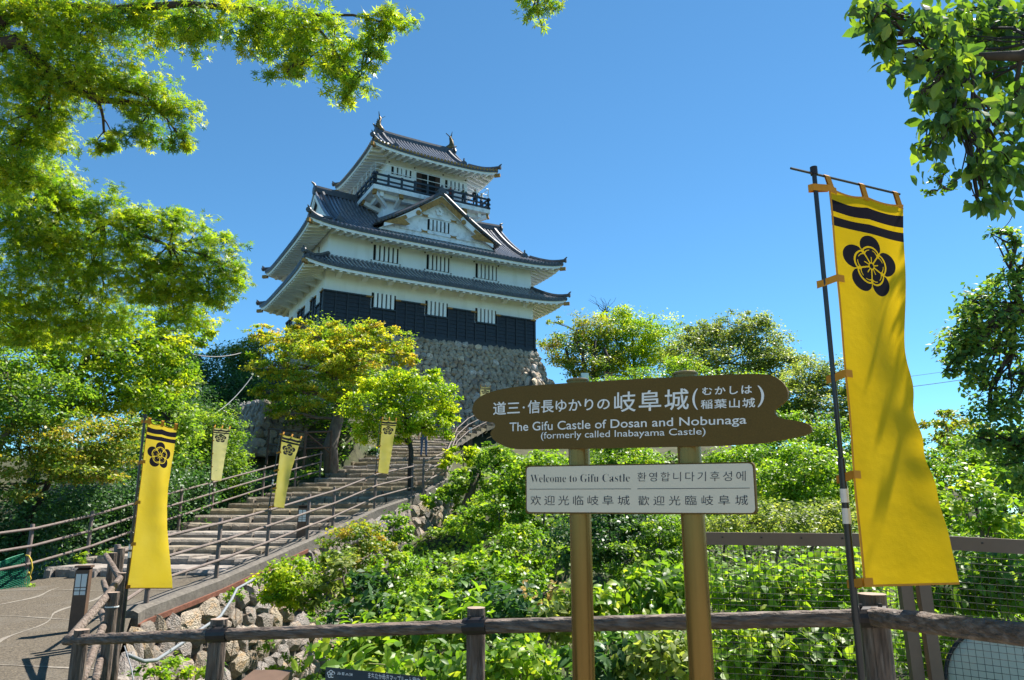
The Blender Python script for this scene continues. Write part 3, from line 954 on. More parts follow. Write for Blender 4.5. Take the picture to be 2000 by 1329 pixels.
# ---- dormer gable on the front of the main roof
def dz(u):       # height of the dormer's slope at |u| = 0 (apex) .. 1 (foot)
    return 10.85 - 3.2 * (1.16 * u - 0.16 * u * u)
GW, GY = 4.9, 0.1
mb = MB()
for sg in (-1, 1):
    mb.grid(lambda u, v: (CX + sg * GW * u, GY - 0.45 + v * 5.2, dz(u) + 0.02), 8, 4)
dormer = cpart(mb, 'dormer_roof', M['tile_edge'])
mb = MB()
for sg in (-1, 1):
    for k in range(17):
        y = GY - 0.3 + k * 0.29
        umax = 1.0 if y < 0.6 else max(0.3, 1 - (y - 0.3) * 0.17)
        pts = [(CX + sg * GW * (0.02 + (umax - 0.02) * j / 6), y, dz(0.02 + (umax - 0.02) * j / 6) + 0.06) for j in range(7)]
        mb.tube(pts, 0.075, 5)
cpart(mb, 'tile_rows', M['tile'], dormer, kind='stuff')
for sg in (-1, 1):
    # verge: thick edge of tile ends, then the white bargeboard
    mb = MB(); mb.tube([(CX + sg * GW * j / 8, GY - 0.48, dz(j / 8) + 0.06) for j in range(9)], 0.13, 6)
    mb.tube([(CX + sg * GW * j / 8, GY - 0.35, dz(j / 8) + 0.16) for j in range(9)], 0.10, 6)
    for j in range(19):
        u = (j + .5) / 19
        mb.tube([(CX + sg * GW * u, GY - 0.60, dz(u) - 0.02), (CX + sg * GW * u, GY - 0.45, dz(u) - 0.02)], 0.09, 6)
    cpart(mb, 'dormer_verge', M['tile_edge'], dormer)
    mb = MB()
    b = len(mb.v)
    for j in range(9):
        u = j / 8; x = CX + sg * (GW - 0.25) * u
        u *= .93; x = CX + sg * (GW - 0.25) * u; lo_ = -.62 + .30 * u ** 3
        for yy, zz in ((GY - 0.42, -0.1), (GY - 0.42, lo_), (GY - 0.30, lo_), (GY - 0.30, -0.1)): mb.v.append((x, yy, dz(u) + zz))
    for j in range(8):
        for k in range(4): mb.f.append((b+j*4+k, b+j*4+(k+1) % 4, b+(j+1)*4+(k+1) % 4, b+(j+1)*4+k)); mb.m.append(0)
    cpart(mb, 'bargeboard', M['plaster'], dormer)
poly = [(CX - GW + 0.3, GY, 7.4), (CX + GW - 0.3, GY, 7.4), (CX + 2.4, GY, dz(.5) - .2), (CX, GY, 10.6), (CX - 2.4, GY, dz(.5) - .2)]
mb = MB(); mb.prism(poly, (0, 0.25, 0)); gwall = cpart(mb, 'dormer_wall', M['old_plaster'], dormer)
gw_win = MB(); gw_win.box(7.26, 9.0, GY - 0.012, GY + 0.01, 8.02, 8.86)
w = cpart(gw_win, 'dormer_window', M['void'], dormer)
for k in range(5):
    c = 7.26 + 1.74 * (k + 0.81) / 5.62
    mb = MB(); mb.box(c - .095, c + .095, GY - 0.1, GY - 0.013, 8.02, 8.86); cpart(mb, 'bar', M['old_plaster'], w)
for z in (7.72, 8.95):
    mb = MB(); hw = 3.4 if z < 8 else 1.9
    mb.box(CX - hw, CX + hw, GY - 0.09, GY - 0.002, z, z + 0.16); cpart(mb, 'dormer_beam', M['old_plaster'], dormer)
# gilt fittings of the dormer
def flatpoly(pts, y, t, name, mat, parent):
    mb = MB(); mb.prism([(x, y, z) for x, z in pts], (0, t, 0)); return cpart(mb, name, mat, parent)
yb = GY - 0.46
for sg in (-1, 1):
    flatpoly([(CX, 10.62), (CX + sg * 1.75, 9.42), (CX + sg * 1.55, 9.22), (CX + sg * 1.62, 9.0), (CX + sg * 1.25, 9.25), (CX, 10.14)][::sg], yb, .03, 'gilt_fitting', M['gold'], dormer)
    flatpoly([(CX + sg * 4.35, 7.78), (CX + sg * 2.75, 8.62), (CX + sg * 2.62, 8.4), (CX + sg * 2.85, 8.25), (CX + sg * 2.4, 7.98), (CX + sg * 2.75, 7.8)][::sg], yb, .03, 'gilt_fitting', M['gold'], dormer)
    mb = MB(); mb.tube([(CX + sg * 1.8, GY - .49, 8.98), (CX + sg * 1.8, GY - .42, 8.98)], 0.19, 12); cpart(mb, 'gilt_boss', M['gold'], dormer)
    for z in (7.8, 9.03):
        x0 = CX + sg * 1.15
        flatpoly([(x0 - .3, z + .13), (x0 - .1, z + .07), (x0 + .1, z + .07), (x0 + .3, z + .13), (x0 + .18, z), (x0 + .3, z - .13), (x0 + .1, z - .07), (x0 - .1, z - .07), (x0 - .3, z - .13), (x0 - .18, z)], GY - .12, .025, 'gilt_fitting', M['gold'], dormer)
mb = MB()
for k in range(5):
    a = math.pi / 2 + k * 2 * math.pi / 5
    c = Vector((CX + .2 * math.cos(a), GY - .05, 9.55 + .2 * math.sin(a)))
    mb.tube([c, c + Vector((0, -.06, 0))], 0.13, 8)
cpart(mb, 'crest', M['old_plaster'], dormer)
mb = MB(); p = Vector((CX, GY - 0.55, 10.98))
mb.tube([p, p + Vector((0, .5, 0))], [.33, .33], 10); mb.tube([p + Vector((0, -.04, 0)), p], [.17, .17], 10)
mb.tube([p + Vector((0, .2, .25)), p + Vector((0, .1, .55))], [.12, .08], 6)
mb.tube([(CX, GY - .1, 11.0), (CX, GY + 4.6, 11.0)], .2, 6)
cpart(mb, 'dormer_ridge', M['tile_edge'], dormer)

# ---- lookout tower with balcony
TWX, TWY = 3.37, 2.82
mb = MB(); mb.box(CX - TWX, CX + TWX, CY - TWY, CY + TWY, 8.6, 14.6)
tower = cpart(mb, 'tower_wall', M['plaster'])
BX, BY, BZ = 4.75, 4.1, 11.125
mb = MB(); mb.box(CX - BX, CX + BX, CY - BY, CY + BY, BZ - 0.34, BZ)
balc = cpart(mb, 'balcony', M['old_plaster'])
mb = MB()
for k in (-1, 1):
    mb.box(CX - BX + .3, CX + BX - .3, CY + k * (BY - .75) - .14, CY + k * (BY - .75) + .14, BZ - 0.66, BZ - 0.342)
    mb.box(CX + k * (BX - .75) - .14, CX + k * (BX - .75) + .14, CY - BY + .3, CY + BY - .3, BZ - 0.67, BZ - 0.344)
cpart(mb, 'balcony_beam', M['plaster'], balc)
def strut(a, b, parent):
    mb = MB(); mb.beam(a, b, 0.26, 0.32); cpart(mb, 'balcony_strut', M['plaster'], parent)
    a, b = Vector(a), Vector(b); d = (b - a).normalized()
    mb = MB(); mb.beam(b - d * 0.12, b + d * 0.03, 0.31, 0.37); cpart(mb, 'gilt_cap', M['gold'], parent)
for sy in (-1, 1):
    for x in (-2.6, 0.0, 2.6):
        strut((CX + x, CY + sy * TWY, BZ - 0.95), (CX + x, CY + sy * (BY - .02), BZ - .52), balc)
for sx in (-1, 1):
    for y in (-1.6, 1.6):
        strut((CX + sx * TWX, CY + y, BZ - 0.95), (CX + sx * (BX - .02), CY + y, BZ - .52), balc)
    for sy in (-1, 1):
        strut((CX + sx * TWX, CY + sy * TWY, BZ - 1.0), (CX + sx * (BX - .1), CY + sy * (BY - .1), BZ - .54), balc)
# railing: posts and three rails per side
def rail_run(a, b, parent):
    a, b = Vector(a), Vector(b); n = max(2, round((b - a).length / 1.05))
    for i in range(n + 1):
        p = a.lerp(b, i / n); mb = MB(); mb.box(p.x - .07, p.x + .07, p.y - .07, p.y + .07, BZ, BZ + 0.98); cpart(mb, 'railing_post', M['rail_wood'], parent)
    d = (b - a).normalized()
    for z, h in ((0.14, .12), (0.46, .1), (0.86, .13)):
        mb = MB(); mb.beam(a - d * .18 + Vector((0, 0, BZ + z)), b + d * .18 + Vector((0, 0, BZ + z + .003)), .11, h); cpart(mb, 'railing_rail', M['rail_wood'], parent)
    # slim white safety rail above it
    mb = MB()
    for i in range(n + 1):
        p = a.lerp(b, i / n) - Vector((0, 0, 0)); mb.tube([p + Vector((0, 0, BZ + .9)), p + Vector((0, 0, BZ + 1.75))], 0.028, 5)
    for z in (1.25, 1.75): mb.tube([a + Vector((0, 0, BZ + z)), b + Vector((0, 0, BZ + z))], 0.026, 5)
    cpart(mb, 'safety_rail', M['white_metal'], parent)
x0, x1, y0, y1 = CX - BX + .1, CX + BX - .1, CY - BY + .1, CY + BY - .1
for a, b in (((x0, y0, 0), (x1, y0, 0)), ((x0, y1, 0), (x1, y1, 0)), ((x0, y0, 0), (x0, y1, 0)), ((x1, y0, 0), (x1, y1, 0))): rail_run(a, b, balc)
mpf = lambda s, o, z: (s, CY - TWY - o, z)
slot_window(tower, 5.15, 6.75, 12.85, 13.45, mpf, 5)
slot_window(tower, 9.6, 11.2, 12.75, 13.4, mpf, 5)
mb = MB(); mb.box(7.3, 9.05, CY - TWY - .02, CY - TWY + .01, BZ, 13.5); door = cpart(mb, 'door_opening', M['void'], tower)
for s in (7.3, 8.85):
    mb = MB(); mb.box(s - .12, s + .28, CY - TWY - .09, CY - TWY - .021, BZ, 13.48); cpart(mb, 'door_leaf', M['door_wood'], door)
mb = MB(); mb.box(7.1, 9.3, CY - TWY - .11, CY - TWY - .001, 13.5, 13.66); cpart(mb, 'lintel', M['plaster'], door)
for z in (12.5, 13.62):
    mb = MB(); mb.box(CX - TWX - .03, CX + TWX + .03, CY - TWY - .03, CY + TWY + .03, z, z + .1)
    if z > 13: cpart(mb, 'wall_band', M['plaster'], tower)
for s in (4.95, 7.0, 9.4, 11.35):
    mb = MB(); mb.tube([(s, CY - TWY, 13.75), (s, CY - TWY - .06, 13.75)], .06, 8); cpart(mb, 'nail_cover', M['tile_edge'], tower)
# lower wing of the tower base seen above the main roof
mb = MB(); mb.box(CX - TWX - .25, CX + TWX + .25, CY - TWY - .25, CY + TWY + .25, 8.4, 9.75); cpart(mb, 'tower_base', M['plaster'], tower)
# ---- top roof
G3 = lambda a: 3.45 * (0.6 * (a / 4.66) + 0.4 * (a / 4.66) ** 2)
make_roof('top', 5.11, 4.66, 13.95, G3, None, ridge=3.38, up=0.4, over=1.75, gap=0.27, gold_ends=True)
ridge_bar(3.38, 17.15, 0.44, 0.62)
for sx in (-1, 1): gable_end(sx, 3.38, 14.6, 17.3, 4.66, G3, 13.95)
down_ridges(3.38, 4.66, G3, 13.95, 1.55, inset=0.5)
# fish-shaped ridge ornaments
for sx in (-1, 1):
    mb = MB(); bx_ = CX + sx * 3.1
    pts = [(bx_ - sx * .32, 17.78), (bx_ - sx * .05, 17.9), (bx_ + sx * .14, 18.15), (bx_ + sx * .1, 18.5), (bx_ - sx * .02, 18.8), (bx_ + sx * .06, 19.0)]
    mb.tube([(x, CY, z) for x, z in pts], [0.16, 0.24, 0.24, 0.17, 0.1, 0.05], 8)
    fish = cpart(mb, 'fish_ornament', M['bronze'], smooth=True)
    for tipx, tipz in ((-sx * .42, 19.12), (sx * .16, 19.42)):
        mb = MB(); mb.prism([(bx_, CY - .05, 18.82), (bx_ + sx * .1, CY - .05, 18.8), (bx_ + tipx, CY - .05, tipz)], (0, .1, 0)); cpart(mb, 'tail_fin', M['bronze'], fish)
    for j in range(4):
        z = 17.98 + j * .2
        mb = MB(); mb.prism([(bx_ + sx * .24, CY - .04, z), (bx_ + sx * (.42 - .05 * j), CY - .04, z + .1), (bx_ + sx * .18, CY - .04, z + .2)], (0, .08, 0)); cpart(mb, 'dorsal_fin', M['bronze'], fish)

# ---- stone podium under the castle
def CWp(x, y, z):
    return castle.matrix_basis @ Vector((x, y, z))
pod = empty('castle_podium', CWp(8, -1.5, -6.5), 'steep grey stone podium that carries the castle keep', 'stone wall')
top = [CWp(-.15, CD, -.12), CWp(-.15, -.1, -.12)]
stone_wall(pod, top, [CWp(-2.2, CD, -8.4), CWp(-2.2, -2.2, -8.4)], 0.62, 'stone', 21, limit=0)
# front face: seen stones are single objects
stone_wall(pod, [CWp(-.15, -.1, -.12), CWp(CW + .15, -.1, -.12)], [CWp(-2.2, -2.2, -8.4), CWp(CW + 2.2, -2.2, -8.4)], 0.37, 'stone', 22, depth=0.11, limit=300, mode='free')
stone_wall(pod, [CWp(CW + .15, -.1, -.12), CWp(CW + .15, CD, -.12)], [CWp(CW + 2.2, -2.2, -8.4), CWp(CW + 2.2, CD, -8.4)], 0.62, 'stone', 23, limit=0)
mb = MB(); mb.add([CWp(-.15, -.1, -.13), CWp(CW + .15, -.1, -.13), CWp(CW + .15, CD, -.13), CWp(-.15, CD, -.13)], [(0, 1, 2, 3)])
mb.build('podium_top', M['stone_fill'], pod)
bast = empty('stone_bastion', CWp(17, -2, -7), 'small sunlit stone bastion at the right foot of the castle podium', 'stone wall')
ta, tb_, tc_ = CWp(15.0, -1.7, -2.0), CWp(18.6, 1.2, -2.0), CWp(19.4, 6, -2.0)
ba, bb_, bc_ = CWp(14.6, -4.8, -7.6), CWp(20.8, -0.9, -7.6), CWp(21.4, 6, -7.6)
stone_wall(bast, [ta, tb_], [ba, bb_], 0.5, 'stone', 24, depth=0.17, limit=120)
stone_wall(bast, [tb_, tc_], [bb_, bc_], 0.6, 'stone', 25, limit=0)
stone_wall(bast, [CWp(14.4, .2, -2.0), ta], [CWp(12.8, 0, -7.6), ba], 0.55, 'stone', 26, limit=30)
mb = MB(); mb.add([ta, tb_, tc_, CWp(15, 6, -2.0)], [(0, 1, 2, 3)]); mb.build('bastion_top', M['stone_fill'], bast)
# terrace wall left of the stairs
ter = empty('terrace_wall', P(560, 880, 33), 'shaded stone terrace wall with a slanting corner left of the stairs', 'stone wall')
t0, t1, t2 = P(470, 790, 40), P(522, 782, 33.5), P(668, 812, 34.5)
b0, b1, b2 = P(430, 905, 38), P(494, 893, 32.6), P(670, 880, 33.8)
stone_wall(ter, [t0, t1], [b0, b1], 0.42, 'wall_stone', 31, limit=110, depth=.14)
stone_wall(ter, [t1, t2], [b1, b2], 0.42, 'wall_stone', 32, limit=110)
# ================================================================ FENCES, SIGNS, BANNERS AND OTHER THINGS
def log_mesh(a, b, r, g, n=14, seg=0.14, groove=0.07):
    """a log with lengthwise ridges in its bark"""
    a, b = Vector(a), Vector(b); L = (b - a).length; k = max(2, int(L / seg))
    mb = MB()
    d = (b - a).normalized(); ref = Vector((0, 0, 1)) if abs(d.z) < .9 else Vector((1, 0, 0))
    sx = d.cross(ref).normalized(); sy = d.cross(sx)
    ph = [g.uniform(-groove, groove) for _ in range(n)]
    for i in range(k + 1):
        p = a.lerp(b, i / k)
        for j in range(n):
            an = 2 * math.pi * j / n + 0.12 * math.sin(i * 1.3)
            rr = r * (1 + ph[j] * (0.6 + 0.8 * g.random()) + (0.025 if i in (0, k) else 0) * -1)
            mb.v.append(tuple(p + (sx * math.cos(an) + sy * math.sin(an)) * rr))
    for i in range(k):
        for j in range(n):
            j2 = (j + 1) % n
            mb.f.append((i*n+j, i*n+j2, (i+1)*n+j2, (i+1)*n+j)); mb.m.append(0)
    mb.f += [tuple(reversed(range(n))), tuple(k*n + j for j in range(n))]; mb.m += [1, 1]
    return mb

# ---- log fence in front
g = random.Random(3)
lf = empty('log_fence', (-0.2, 4.3, 0), 'brown bark-textured log fence in the foreground under the castle sign', 'fence')
FP = [(160, 1230, 5.4, .05), (428, 1209, 4.8, .052), (930, 1187, 4.3, .054), (1703, 1160, 3.5, .062)]
tops = [P(a, b, Y) for a, b, Y, r in FP]
for (a, b, Y, r), t in zip(FP, tops):
    z0 = gz(t.x, t.y) - 0.25
    po = log_mesh((t.x, t.y, min(z0, t.z - 1.0)), t, r, g, groove=0.06).build('post', [M['log'], M['logcut']], lf, smooth=True, auto=True)
R0, R1, R2, R3 = P(130, 1251, 5.45), P(428, 1240, 4.72), P(930, 1223, 4.22), P(1700, 1205, 3.42)
R4 = P(2040, 1246, 2.75)
rad = 0.037
for a, b in ((R0, R1), (R1, R2), (R2, R3)):
    log_mesh(a, b, rad, g, n=16, seg=.03, groove=0.10).build('rail', [M['railmat'], M['logcut']], lf, smooth=True)
log_mesh(R3, R4, 0.041, g, n=16, seg=.03, groove=0.10).build('rail', [M['railmat'], M['logcut']], lf, smooth=True)
for (c, d) in ((R1, R2 - R1), (R2, R3 - R2), (R3, R3 - R2)):
    d = d.normalized(); mb = MB(); mb.tube([c - d * .07, c + d * .07], rad * 1.22, 14)
    cl = mb.build('clamp', M['clamp'], lf)
    for q in (-.04, .04):
        mb = MB(); p = c + d * q + Vector((0, -0.01, rad * 1.2)); mb.tube([p, p + Vector((0, 0, .012))], .009, 6); mb.build('bolt', M['clamp'], cl)
mb = MB(); c = P(1703, 1200, 3.5); mb.tube([c + Vector((0, 0, -.035)), c + Vector((0, 0, .035))], .066, 16); mb.build('post_band', M['clamp'], lf)

# ---- slanting log fence between the foreground and the path
df = empty('corner_log_fence', (-4.3, 8.2, -.2), 'short run of crossing log rails beside the tall yellow banner on the left', 'fence')
posts = [P(222, 1157, 7.0), P(242, 1119, 8.6), P(221, 1080, 9.9), P(237, 1071, 10.1)]
for t, r in zip(posts, (.052, .055, .05, .05)):
    log_mesh((t.x, t.y, gz(t.x, t.y) - .3), t, r, g).build('post', [M['log'], M['logcut']], df, smooth=True, auto=True)
S0 = P(135, 1250, 5.5)
ra_ = [(S0, P(208, 1165, 7.0)), (P(208, 1165, 7.0), P(234, 1130, 8.5)), (P(234, 1130, 8.5), P(206, 1085, 9.9)),
       (P(160, 1330, 5.6), P(205, 1215, 7.1)), (P(205, 1215, 7.1), P(197, 1195, 8.4)), (P(210, 1160, 8.6), P(202, 1136, 9.8)), (P(186, 1332, 6.6), P(206, 1240, 7.4))]
for a, b in ra_:
    log_mesh(a, b, .034, g, n=12, seg=.06, groove=0.09).build('rail', [M['railmat'], M['logcut']], df, smooth=True)
mb = MB(); t = posts[0]; mb.tube([t + Vector((0, 0, -.13)), t + Vector((0, 0, -.12))], .058, 16); mb.build('wire_tie', M['white_metal'], df)

# ---- three-rail fences of the path
def path_fence(label, bases, H, name='path_fence', r=.042, rr=.028, heights=(.42, .78, 1.13)):
    root = empty(name, bases[0], label, 'fence')
    for p in bases:
        mb = MB(); mb.tube([(p[0], p[1], p[2] - .35), (p[0], p[1], p[2] + H - .01), (p[0], p[1], p[2] + H)], [r, r, r * .85], 10)
        mb.build('post', M['fence'], root, smooth=True, auto=True)
    for i in range(len(bases) - 1):
        a, b = Vector(bases[i]), Vector(bases[i+1])
        dn = Vector((b.y - a.y, a.x - b.x, 0)).normalized()
        for h in heights:
            mb = MB(); off = dn * (r + rr * .8) * (1 if root.name.startswith('path_fence') else -1)
            mb.tube([a + off + Vector((0, 0, h)), b + off + Vector((0, 0, h))], rr, 8)
            mb.build('rail', M['fence'], root, smooth=True, auto=True)
    return root
RB = [P(284, 1190, 12.7), P(421, 1137, 14.9), P(520, 1095, 17.1), P(599, 1060, 19.3), P(649, 1038, 21.0), P(731, 998, 23.3), P(804, 976, 25.5)]
first = Vector((-5.35, 10.2, -.12))
path_fence('three-rail brown fence along the right edge of the sloping path', [first] + RB, 1.22)
path_fence('three-rail brown fence along the wooded left edge of the path', [Vector((-10.35, 12.3, -.2)), P(47, 1143, 15.7), P(167.5, 1104, 17.5), P(258, 1068, 19.4), P(347.7, 1036, 21.3), P(412, 1011, 23.8), P(512, 976, 27.0), P(575, 955, 28.6), P(624, 940, 30.2)], 1.22)
path_fence('brown fence climbing the upper stairs behind the castle sign', [P(826, 965, 26), P(869, 940, 28.2), P(880, 906, 33), P(890, 879, 38.5), P(912, 858, 40), P(942, 842, 41.5), P(975, 826, 43.5)], 1.25)

# ---- mesh fence behind, right
mf = empty('mesh_fence', P(1700, 1300, 5), 'dark wire mesh fence with a flat brown top rail behind the big banner', 'fence')
A0, A1, A2 = P(1372, 1052, 5.3), P(1765, 1056, 5.0), P(2080, 1073, 4.5)
for a, b in ((A0, A1), (A1, A2)):
    mb = MB(); mb.beam(a, b, .04, .085); mb.build('top_rail', M['brown_metal'], mf)
    n = int((b - a).length / .25)
    for i in range(n):
        p = a.lerp(b, (i + .5) / n) + Vector((0, -.022, .01)); mb = MB(); mb.tube([p, p + Vector((0, -.008, 0))], .006, 6); mb.build('rivet', M['clamp'], mf)
bot = -.55
wv = {}
for a, b in ((A0, A1), (A1, A2)):
    L = (b - a).length; n = int(L / .04)
    mb = MB(); mb.tube([(0, 0, 0), (0, 0, -1.0)], .0017, 4); me_v = None
    for i in range(n + 1):
        p = a.lerp(b, i / n)
        if me_v is None:
            o = mb.build('wire', M['wire'], mf, local=True); me_v = o.data
        else:
            o = bpy.data.objects.new('wire', me_v); link(o, mf)
        o.location = p - mf.location; o.scale = (1, 1, p.z - bot)
    k = int((a.z - bot) / .04)
    for j in range(1, k):
        z = a.z - j * .04
        mb = MB(); mb.tube([(a.x, a.y + .003, z), (b.x, b.y + .003, z + (b.z - a.z) * (1 - j / k))], .0017, 4); mb.build('wire', M['wire'], mf)
for px in (1748, 1783):
    t = P(px, 1060, 5.0 - (px - 1748) * .001); bpt = Vector((t.x + .03, t.y - .02, bot))
    mb = MB(); mb.beam(t + Vector((0, -.05, 0)), bpt + Vector((0, -.05, 0)), .075, .05, up=(0, 1, 0)); mb.build('post', M['brown_metal'], mf)

# ---- the castle sign
sign_l, sign_r = P(1137, 1170, 3.2), P(1362, 1170, 2.92)
e_u = Vector((sign_r.x - sign_l.x, sign_r.y - sign_l.y, 0)).normalized()
e_n = Vector((e_u.y, -e_u.x, 0))                  # towards the viewer
sg = empty('castle_sign', (sign_l.x, sign_l.y, 0), 'brown carved-edge sign board with a cream welcome plate on two posts', 'sign')
def on_plane(px, py, off):
    o = Vector((sign_l.x, sign_l.y, 0)) + e_n * off
    d = P(px, py, 1.0) - Vector((0, 0, EYE))
    k = (o - Vector((0, 0, EYE))).dot(e_n) / d.dot(e_n)
    return Vector((0, 0, EYE)) + d * k
def cz(x, y): return 900 + x / 2.7778, 700 + y / 2.7778
for c, topx, topy, rr_ in ((sign_l, 1129, 741, .0465), (sign_r, 1341, 727, .0465)):
    zt_ = on_plane(topx, topy, 0).z
    mb = MB(); mb.tube([(c.x, c.y, -.1), (c.x, c.y, zt_ - .012)], rr_, 28); po = mb.build('post', M['sign_post'], sg, smooth=True, auto=True)
    mb = MB(); mb.tube([(c.x, c.y, zt_ - .0118), (c.x, c.y, zt_ - .004), (c.x, c.y, zt_)], [rr_ * 1.1, rr_ * 1.1, rr_ * .95], 28); mb.build('post_cap', M['sign_post'], po, smooth=True, auto=True)
OUT = [(62,275),(66,255),(75,235),(95,215),(120,200),(160,184),(200,172),(260,160),(330,152),(600,133),(1000,110),(1400,90),(1560,85),(1620,85),(1660,88),(1690,95),(1720,110),(1745,130),(1764,156),(1773,180),(1774,200),(1768,222),(1745,245),(1710,270),(1702,283),(1702,297),(1720,318),(1755,329),(1800,337),(1840,343),(1870,351),(1890,361),(1902,375),(1903,390),(1890,405),(1870,414),(1780,435),(1640,460),(1400,475),(1000,483),(700,490),(300,493),(262,487),(230,475),(200,460),(175,440),(163,422),(160,405),(168,390),(180,380),(187,368),(184,355),(170,347),(140,345),(110,340),(90,330),(75,315),(65,297)]
b_off = .066
mb = MB(); mb.prism([on_plane(*cz(x, y), b_off) for x, y in OUT], -e_n * .022)
board = mb.build('name_board', M['sign_brown'], sg)
def rrect(pts4, rad_, off, th, mat, name, parent):
    q = [on_plane(*cz(x, y), off) for x, y in pts4]       # tl, tr, br, bl
    out = []
    for i in range(4):
        c, pv, nx = q[i], q[i-1], q[(i+1) % 4]
        a = (pv - c).normalized() * rad_; b = (nx - c).normalized() * rad_
        for t_ in range(5):
            s = t_ / 4
            out.append(c + a * (1 - s) ** 2 + b * s ** 2)
    mb = MB(); mb.prism(out, -e_n * th); return mb.build(name, mat, parent)
plate = rrect([(350, 583), (1590, 562), (1606, 849), (351, 844)], .018, .064, .02, M['sign_brown'], 'welcome_board', sg)
rrect([(357, 590), (1582, 570), (1598, 840), (358, 835)], .018, .0665, .0024, M['sign_plate'], 'welcome_plate', plate)
def text_mesh(body, space=1.0, offset=0.0, word=1.0):
    cu = bpy.data.curves.new('lettering', 'FONT'); cu.body = body; cu.space_character = space; cu.space_word = word; cu.offset = offset; cu.resolution_u = 4
    o = bpy.data.objects.new('lettering', cu); COL.objects.link(o)
    bpy.context.view_layer.update()
    me = bpy.data.meshes.new_from_object(o.evaluated_get(bpy.context.evaluated_depsgraph_get()))
    bpy.data.objects.remove(o); bpy.data.curves.remove(cu)
    v = np.empty(len(me.vertices) * 3); me.vertices.foreach_get('co', v); v = v.reshape(-1, 3)
    return me, v
def put_text(body, left, right, off, mat, parent, space=1.0, offset=0.0, conv=cz, plane=None, word=1.0):
    """left = (x, ytop, ybottom), right likewise: where the writing stands on the sign"""
    plane = plane or on_plane
    me, v = text_mesh(body, space, offset, word)
    tl, bl = plane(*conv(left[0], left[1]), off), plane(*conv(left[0], left[2]), off)
    tr, br = plane(*conv(right[0], right[1]), off), plane(*conv(right[0], right[2]), off)
    lo, hi = v.min(0), v.max(0)
    u = (v[:, 0] - lo[0]) / (hi[0] - lo[0]); w = (v[:, 1] - lo[1]) / (hi[1] - lo[1])
    A = np.array([tl, bl, tr, br], float)
    pts = (1-u)[:, None] * ((1-w)[:, None] * A[1] + w[:, None] * A[0]) + u[:, None] * ((1-w)[:, None] * A[3] + w[:, None] * A[2])
    mw = np.array(root_of(parent).matrix_basis.inverted())
    pts = pts @ mw[:3, :3].T + mw[:3, 3]
    me.vertices.foreach_set('co', pts.ravel()); me.materials.clear(); me.materials.append(mat); me.update()
    o = bpy.data.objects.new('lettering', me); link(o, parent); return o
TO = b_off + .0012
LG, LD = M['letter_grey'], M['letter_dark']
put_text('道三', (175, 238, 309), (320, 232, 303), TO, LG, board, offset=.012)
put_text('・', (336, 262, 273), (347, 262, 273), TO, LG, board)
put_text('信長ゆかりの', (363, 229, 301), (808, 212, 280), TO, LG, board, offset=.012)
put_text('岐阜城', (832, 185, 294), (1237, 162, 279), TO, LG, board, space=1.12, offset=.008)
put_text('(', (1256, 166, 280), (1287, 165, 279), TO, LG, board)
put_text(')', (1609, 149, 266), (1646, 147, 264), TO, LG, board)
put_text('むかしは', (1310, 159, 200), (1580, 145, 192), TO, LG, board, space=1.2, offset=.015)
put_text('稲葉山城', (1302, 226, 276), (1597, 214, 267), TO, LG, board, space=1.15, offset=.012)
put_text('The Gifu Castle of Dosan and Nobunaga', (265, 349, 412), (1550, 309, 370), TO, LG, board, offset=.006)
put_text('(formerly called Inabayama Castle)', (435, 401, 449), (1328, 377, 425), TO, LG, board, offset=.002)
def serif(s):
    return ''.join(chr(0x1D400 + ord(c) - 65) if c.isupper() else chr(0x1D41A + ord(c) - 97) if c.islower() else c for c in s)
TP = .0677
put_text(serif('Welcome to Gifu Castle'), (378, 632, 674), (916, 627, 670), TP, LD, plate, offset=-.018)
put_text('환영합니다기후성에', (958, 620, 669), (1545, 612, 666), TP, LD, plate, space=1.32, offset=-.006)
put_text('欢迎光临岐阜城', (378, 745, 798), (916, 745, 797), TP, LD, plate, space=1.42, offset=-.004)
put_text('歡迎光臨岐阜城', (962, 748, 799), (1558, 742, 797), TP, LD, plate, space=1.55, offset=-.004)
for x0_, y0_, x1_, y1_ in ((373, 711, 923, 709), (958, 709, 1568, 705)):
    a, b = on_plane(*cz(x0_, y0_), TP), on_plane(*cz(x1_, y1_), TP)
    mb = MB(); mb.add([a - Vector((0, 0, .0011)), b - Vector((0, 0, .0011)), b + Vector((0, 0, .0011)), a + Vector((0, 0, .0011))], [(0, 1, 2, 3)]); mb.build('ruled_line', LD, plate)

# ---- low dark map sign at the bottom edge
ms = empty('map_sign', P(730, 1420, 3.3), 'low dark route sign with white lettering in front of the log fence', 'sign')
q_tl, q_tr, q_br, q_bl = P(636, 1303, 3.3), P(826, 1322, 3.0), P(826, 1480, 2.9), P(630, 1470, 3.2)
mb = MB(); nrm_ = (q_tr - q_tl).cross(q_bl - q_tl).normalized(); mb.prism([q_tl, q_tr, q_br, q_bl], nrm_ * -.02 if nrm_.y < 0 else nrm_ * .02)
mbd = mb.build('board', M['panel_dark'], ms)
n_f = nrm_ if nrm_.y < 0 else -nrm_
def on_map(px, py, off):
    d = P(px, py, 1.0) - Vector((0, 0, EYE)); o = q_tl + n_f * off
    return Vector((0, 0, EYE)) + d * ((o - Vector((0, 0, EYE))).dot(n_f) / d.dot(n_f))
idt = lambda x, y: (x, y)
put_text('信長の道', (659, 1312, 1325), (689, 1315, 1329), .0015, M['letter_white'], mbd, conv=idt, plane=on_map)
put_text('まちなか歩きマップルート案内', (719, 1313, 1327), (820, 1324, 1338), .0015, M['letter_white'], mbd, conv=idt, plane=on_map)
mb = MB()
